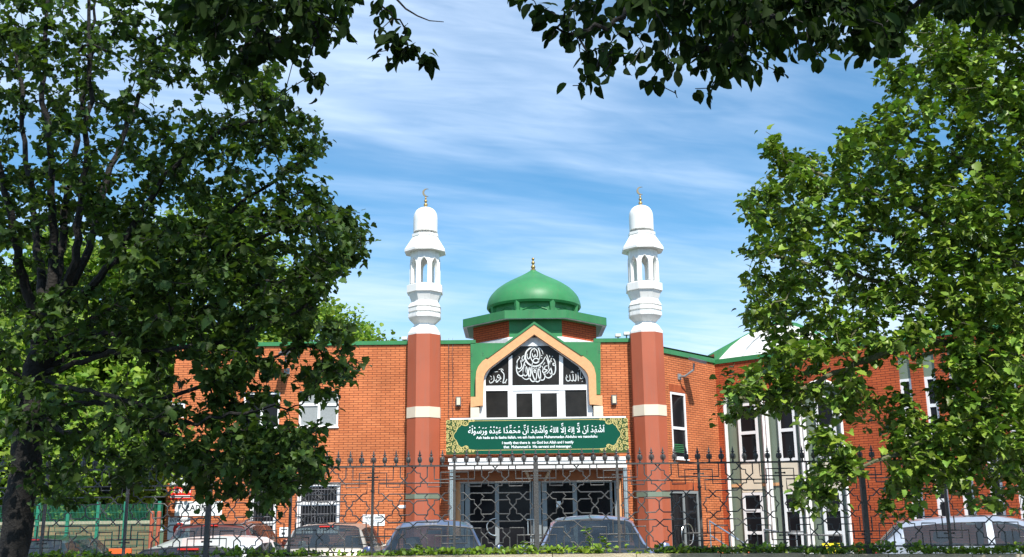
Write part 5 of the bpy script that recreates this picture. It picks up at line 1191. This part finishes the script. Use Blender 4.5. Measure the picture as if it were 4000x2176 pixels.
pA = [(-70, -60), (640, -60), (690, 110), (700, 200), (730, 285), (790, 288), (838, 372), (800, 420), (850, 498), (928, 512), (900, 570), (946, 600), (915, 650), (850, 700), (830, 750), (740, 800), (560, 880), (400, 900), (200, 880), (-70, 920)]
pA2 = [(260, 560), (800, 500), (930, 560), (860, 700), (700, 800), (300, 860)]
pB = [(330, 880), (560, 880), (760, 770), (840, 800), (900, 800), (880, 860), (940, 935), (860, 960), (800, 960), (905, 1050), (850, 1058), (790, 1090), (735, 1060), (830, 1190), (745, 1225), (690, 1290), (600, 1290), (540, 1230), (450, 1180), (390, 1010)]
pB2 = [(450, 1090), (800, 1060), (830, 1195), (740, 1215), (690, 1260), (500, 1280), (440, 1190)]
pC = [(20, 950), (390, 960), (440, 1180), (300, 1240), (130, 1290), (20, 1200)]
AT = sample(pA, (7.3, 9.8), 1500, 1.5, -.10, 1) + sample(pA2, (7.0, 9.6), 420, 1.5, -.15, 2) + sample(pB, (6.9, 8.9), 340, 2.2, -.05, 3) + sample(pB2, (7.0, 8.6), 140, 2.0, -.1, 5) + sample(pC, (7.0, 9.0), 170, 1.8, -.1, 4)
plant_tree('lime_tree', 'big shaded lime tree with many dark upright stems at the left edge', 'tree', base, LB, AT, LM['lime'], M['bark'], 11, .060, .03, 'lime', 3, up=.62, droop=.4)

# --- right tree
YR = 9.2
tb = Q(2790, 1401, YR); base = Vector((tb.x, YR, 0))
RB = [([base, Q(2780, 1300, YR), Q(2760, 1100, YR), Q(2740, 860, YR), Q(2720, 560, YR), Q(2700, 200, YR), Q(2680, -100, YR)], .13),
      ([Q(2745, 960, YR), Q(2620, 960, YR - .2), Q(2500, 900, YR - .3), Q(2390, 860, YR - .4), Q(2250, 880, YR - .5), Q(2120, 930, YR - .6), Q(1980, 990, YR - .7), Q(1850, 1000, YR - .8)], .045),
      ([Q(2760, 1060, YR), Q(2600, 940, YR + .1), Q(2560, 900, YR + .2), Q(2450, 820, YR + .3), Q(2330, 740, YR + .3), Q(2180, 700, YR + .3), Q(2030, 660, YR + .3), Q(1900, 640, YR + .3)], .05),
      ([Q(2750, 900, YR), Q(2560, 950, YR - .5), Q(2420, 1050, YR - .8), Q(2300, 1120, YR - 1), Q(2180, 1170, YR - 1.1), Q(2060, 1200, YR - 1.1)], .032),
      ([Q(2745, 800, YR), Q(2600, 700, YR - .2), Q(2450, 600, YR - .3), Q(2280, 520, YR - .3), Q(2120, 460, YR - .3), Q(1970, 400, YR - .3)], .045),
      ([Q(2735, 640, YR), Q(2600, 520, YR + .3), Q(2450, 420, YR + .4), Q(2300, 350, YR + .5), Q(2180, 330, YR + .5)], .04),
      ([Q(2725, 480, YR), Q(2600, 330, YR), Q(2480, 220, YR), Q(2340, 140, YR)], .04), ([Q(2710, 300, YR), Q(2600, 160, YR + .2), Q(2480, 40, YR + .3), Q(2380, -60, YR + .3)], .03),
      ([Q(2755, 900, YR), Q(2600, 820, YR + .4), Q(2440, 760, YR + .6), Q(2260, 600, YR + .6), Q(2080, 560, YR + .6), Q(1930, 520, YR + .6)], .034),
      ([Q(2765, 1150, YR), Q(2640, 1110, YR + .2), Q(2500, 1130, YR + .2), Q(2380, 1180, YR + .1), Q(2250, 1210, YR)], .026)]
qA = [(2640, -60), (2360, -60), (2300, 30), (2215, 110), (2205, 190), (2240, 245), (2190, 290), (2105, 300), (2112, 365), (2075, 395), (2015, 385), (2000, 430), (1935, 465), (1862, 478), (1850, 512), (1900, 570), (1900, 610), (1835, 650), (1880, 690), (1862, 720), (1900, 770), (1860, 800), (1905, 840), (1990, 900), (2180, 860), (2420, 830), (2640, 860)]
qT = [(1912, 330), (1935, 332), (1990, 372), (2010, 420), (1960, 455), (1930, 400)]
qB = [(1990, 860), (2640, 830), (2640, 1180), (2330, 1120), (2150, 1060), (2020, 1050), (1870, 1060), (1780, 1055), (1800, 1010), (1830, 975), (1800, 940), (1870, 910)]
qC = [(2000, 1060), (2110, 1080), (2170, 1180), (2120, 1280), (2030, 1290), (1965, 1240), (2050, 1180), (2010, 1110)]
qD = [(2200, 1030), (2640, 1120), (2640, 1290), (2460, 1270), (2330, 1230), (2290, 1320), (2210, 1290), (2250, 1150)]
AT = sample([(2300, 20), (2640, -60), (2640, 860), (2360, 840), (2330, 400)], (8.2, 10.8), 420, 1.7, -.3, 18) + sample(qA, (8.0, 10.8), 1800, 1.5, -.12, 11) + sample(qT, (8.9, 9.5), 26, 1, -2, 12) + sample(qB, (7.8, 9.8), 470, 1.9, -.05, 13) + sample(qC, (7.9, 8.7), 60, 1.5, -.6, 14) + sample(qD, (8.0, 9.6), 190, 1.9, -.1, 15) + sample([(2230, 880), (2640, 860), (2640, 1300), (2420, 1260), (2300, 1180), (2260, 1040)], (8.0, 10.4), 210, 1.9, -.05, 16) + sample([(2640, -100), (3150, 100), (3250, 600), (3100, 1100), (2640, 1250)], (7.6, 10.6), 560, 1.6, -.15, 17)
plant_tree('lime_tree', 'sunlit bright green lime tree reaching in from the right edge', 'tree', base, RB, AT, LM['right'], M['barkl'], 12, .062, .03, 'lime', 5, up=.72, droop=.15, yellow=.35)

# --- the street tree over the camera: its boughs hang into the top of the view, its crown shades the camera
def proj(p):
    v = Vector(p) - CAM; d = v.dot(FW)
    return (9e9, 9e9) if d < .1 else (2000 + v.dot(RT) / d * FPX, 1088 - v.dot(UP) / d * FPX)
def ellips(c, r, n, seed, thr=-.2, guard=-150):
    q = random.Random(seed); o = []
    while len(o) < n:
        v = Vector((q.uniform(-1, 1), q.uniform(-1, 1), q.uniform(-1, 1)))
        if v.length > 1: continue
        p = Vector((c[0] + v.x * r[0], c[1] + v.y * r[1], c[2] + v.z * r[2])); a, b = proj(p)
        if b > guard and b < 1e8: continue
        if noise.noise(p * .9) < thr: continue
        o.append(p)
    return o
YO = 4.6
oR = [(1405, -30), (1420, 60), (1405, 115), (1455, 60), (1455, 150), (1520, 185), (1560, 190), (1600, 165), (1640, 225), (1700, 235), (1735, 255), (1785, 232), (1830, 215), (1870, 190), (1960, 205), (1990, 165), (2080, 160), (2130, 120), (2190, 150), (2255, 185), (2300, 120), (2400, 20), (2420, -60), (1405, -60)]
oR2 = [(2370, -60), (2400, 30), (2480, 60), (2640, 40), (2640, -60)]
oL = [(430, -60), (430, 60), (500, 100), (560, 180), (640, 225), (735, 272), (722, 205), (680, 130), (755, 140), (785, 215), (828, 190), (812, 130), (868, 60), (895, -10), (895, -60)]
base = Vector((3.4, -1.6, 0))
hubR = Vector((2.6, 2.2, 5.3))
OB = [([base, base + Vector((0, 0, 2)), base + Vector((-.1, .2, 4.2)), Vector((3.0, -.5, 5.6))], .24),
      ([Vector((3.0, -.5, 5.6)), Vector((2.8, 1.2, 5.9)), hubR, Q(2250, -220, 4.2), Q(2080, -60, YO), Q(1900, 60, YO), Q(1760, 130, YO + .2)], .05),
      ([hubR, Q(1900, -250, 4.2), Q(1700, -60, YO), Q(1560, 40, YO + .1), Q(1450, 90, YO)], .03),
      ([hubR, Q(2400, -200, 4.4), Q(2350, -30, YO), Q(2250, 60, YO + .2)], .03), ([Vector((3.0, -.5, 5.6)), Vector((4.6, .8, 6.6))], .09), ([Vector((3.0, -.5, 5.6)), Vector((2.2, -.6, 7.4))], .09)]
AT = sample(oR, (4.0, 5.3), 190, 2.0, -.12, 21) + sample([(1640, -60), (2300, -60), (2240, 110), (1900, 150), (1700, 130)], (4.0, 5.3), 130, 2.0, -.2, 22) + sample(oR2, (4.0, 5.2), 60, 2, -.5, 23)
for (x, y) in ((1320, -10), (1345, 5), (1375, 25), (1350, 45), (1400, 70), (1385, 100), (1440, 215), (1465, 210), (1488, 220), (1305, -20), (1640, 200), (1700, 235)): AT += [Q(x, y, YO + rnd.uniform(-.1, .1))]
AT += ellips((3.4, 1.0, 6.6), (4.2, 3.4, 1.9), 1500, 31)
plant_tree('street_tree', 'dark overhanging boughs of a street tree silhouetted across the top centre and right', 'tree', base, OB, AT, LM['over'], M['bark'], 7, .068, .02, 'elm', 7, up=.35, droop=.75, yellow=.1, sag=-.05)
# second street tree at the left, whose crown shades the lime tree
base = Vector((-2.6, -1.2, 0)); top = Vector((-1.9, 1.0, 6.2))
OB = [([base, base + Vector((.1, .2, 2.2)), base + Vector((.3, 1.0, 4.6)), top, Vector((-1.6, 2.0, 9.0)), Vector((-1.5, 2.4, 11.5))], .26),
      ([top, Q(640, -700, 4.2), Q(700, -350, 4.4), Q(640, -60, 4.7), Q(660, 100, 4.8)], .035), ([Q(700, -350, 4.4), Q(820, -150, 4.5), Q(800, -20, 4.6), Q(790, 110, 4.7)], .018), ([Q(700, -350, 4.4), Q(900, -120, 4.6), Q(955, 0, 4.7), Q(1020, 70, 4.7)], .008),
      ([top, Vector((-3.6, 2.2, 8.2))], .1), ([top, Vector((.6, 2.2, 8.6))], .1)]
AT = sample(oL, (4.1, 5.4), 125, 2.0, -.1, 24) + sample([(430, -60), (860, -60), (800, 40), (560, 80), (450, 40)], (4.1, 5.4), 48, 2.0, -.2, 25)
for (x, y) in ((940, 30), (965, 20), (945, 75), (965, 95), (955, 130), (985, 115), (1005, 140), (1030, 125), (1060, 150), (1070, 130), (1065, 160), (1020, 90), (800, 200), (775, 195), (790, 210)): AT += [Q(x, y, 4.7 + rnd.uniform(-.06, .06))]
AT += ellips((-1.6, 2.6, 9.7), (4.2, 3.6, 3.7), 3800, 33)
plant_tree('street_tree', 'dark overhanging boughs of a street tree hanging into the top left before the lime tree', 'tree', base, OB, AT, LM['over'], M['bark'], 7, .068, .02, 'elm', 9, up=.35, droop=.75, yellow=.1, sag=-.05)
tw = MB(); tw.tube([Q(990, -10, 4.7), Q(1020, 22, 4.7), Q(1050, 40, 4.7), Q(1080, 52, 4.7), Q(1116, 55, 4.7)], [.006, .005, .004, .003, .002], 5)
par_ = [o for o in bpy.data.objects if o.name.startswith('street_tree')][-1]; tw.build('bare_twig', M['bark'], par_)

# --- background trees, sunlit, behind and left of the brick wing
def bg_tree(px, Y, ztop, rx, label, seed, n=420, rz=None, low=1.6, per=40, size=.24):
    x = X_(px, Y); q = random.Random(seed); rz = rz or (ztop - low) / 2; zc_ = ztop - rz
    root = empty('background_tree', (x, Y, 0), label, 'tree', 'sunlit trees behind the brick wing')
    at = []
    while len(at) < n:
        v = Vector((q.gauss(0, 1), q.gauss(0, 1), q.gauss(0, 1))).normalized() * q.uniform(.45, 1.0) ** .5
        p = Vector((x + v.x * rx, Y + v.y * rx, zc_ + v.z * rz)); 
        if noise.noise(p * .35 + Vector((seed, 0, 0))) + .4 * noise.noise(p * 1.1) < -.16: continue
        at.append(p)
    tr = [Vector((x, Y, 0)), Vector((x + .1, Y, low + 1)), Vector((x, Y, zc_)), Vector((x, Y, ztop - .8))]
    lb = [(tr, .28)] + [([Vector((x, Y, zc_ - rz * .5 + rz * .25 * k)), Vector((x + rx * .6 * math.cos(k * 2.4), Y + rx * .6 * math.sin(k * 2.4), zc_ - rz * .2 + rz * .25 * k))], .10) for k in range(5)]
    pos, par, kids, rad, ends = grow(lb, at, step=.6, r_tip=.012, seed=seed); m = MB(); branches(m, pos, par, kids, rad); m.build('trunk', M['bark'], root, fixn=False)
    c = np.array([pos[e] for e, _ in ends]); cc = np.repeat(c, per, 0); off = nr.normal(0, .42, cc.shape) * np.array([1, 1, .6]); pp = cc + off
    d = nr.normal(0, 1, pp.shape); d[:, 2] = d[:, 2] * .5 - .2; nn = nr.normal(0, .6, pp.shape) + np.array([0, -.35, 1.0])
    leaves_obj('crown', pp, d, nn, nr.uniform(.6, 1.15, len(pp)) * size, 'simple', LM['bg'], root, yellow=.35, tints=np.repeat(nr.uniform(.6, 1.25, len(c)), per))
for a in ((560, 38.0, 9.2, 4.0, 'sunlit bushy tree against the left corner of the brick wing', 41, 520), (200, 41, 13.5, 4.6, 'tall sunlit tree behind the stone wall at the far left', 42, 520), (-150, 36, 9.5, 4.0, 'sunlit tree cut by the left edge of the picture', 43, 360),
          (760, 53, 19.0, 6.0, 'tall bright green tree seen through the middle of the lime tree', 44, 560), (1190, 56, 14.3, 5.0, 'round topped tree rising over the left wing roofline', 45, 520), (420, 31, 5.2, 2.2, 'leafy bush hanging over the stone wall', 46, 200)):
    bg_tree(a[0], a[1], a[2], a[3], a[4], a[5], a[6], size=.17 if a[1] < 35 else .26)
r_ = [o for o in bpy.data.objects if o.name.startswith('background_tree')]
bg_tree(1405, 58, 11.6, 2.6, 'small tree crown peeping over the roof edge left of the left minaret', 47, 160, size=.26)

# --- growth along the top of the wall
n = 9000; xs = nr.uniform(-9.5, 10.5, n); pp = []; 
dens = np.array([noise.noise(Vector((x * 1.3, 3.3, 0))) for x in xs]); xs = xs[(dens > -.18) | (nr.uniform(0, 1, n) < .15)]
hh = np.array([max(0, .035 + .08 * noise.noise(Vector((x * 1.1, 7.1, 0))) + nr.uniform(-.02, .03)) for x in xs])
pos_ = np.stack([xs, nr.uniform(YB - .10, YB + .22, len(xs)), zwall - .0115 * np.maximum(0, xs - BX0) + nr.uniform(0, 1, len(xs)) * (hh + .008 * np.maximum(0, xs - BX0))], 1); d = nr.normal(0, .8, pos_.shape); d[:, 2] = np.abs(d[:, 2]) * .7 + .25; nn = nr.normal(0, .5, pos_.shape) + np.array([0, -.3, .8])
o = leaves_obj('ground_cover', pos_, d, nn, nr.uniform(.03, .07, len(xs)), 'elm', LM['ivy'], None, yellow=.35); tag(o, 'low bright green leafy growth along the top of the roadside wall', 'ground cover', kind='stuff')
def weed(px, ptop, label, seed):
    q = random.Random(seed); b = P(px, 2160, YB + .05); r = empty('weed', (b.x, b.y, zwall), label, 'weed', 'weeds on the wall top'); top = P(px + q.uniform(-20, 20), ptop, YB + .08); m = MB(); md = (b + top) / 2 + Vector((.03, 0, 0)); b.z = zwall
    m.tube([b, md, top], [.005, .004, .002], 5); m.build('stem', M['barkl'], r); A_ = []; D_ = []
    for k in range(16): t = .3 + .7 * k / 15; p = b.lerp(top, t) + Vector((.03 * math.sin(t * PI), 0, 0)); A_.append(tuple(p)); a_ = k * 2.4; D_.append((math.cos(a_), math.sin(a_) * .6, .35))
    leaves_obj('leaf', np.array(A_), np.array(D_), np.tile([0, -.3, 1.], (16, 1)) + nr.normal(0, .2, (16, 3)), nr.uniform(.04, .07, 16), 'elm', LM['ivy'], r, yellow=.3)
weed(2300, 2062, 'tall leafy weed on the wall before the right blue car', 1); weed(2030, 2118, 'short weed on the wall before the glazed doors', 2); weed(1640, 2130, 'short weed on the wall before the left blue car', 3); weed(2365, 2100, 'leafy weed right of the tallest one on the wall', 4)
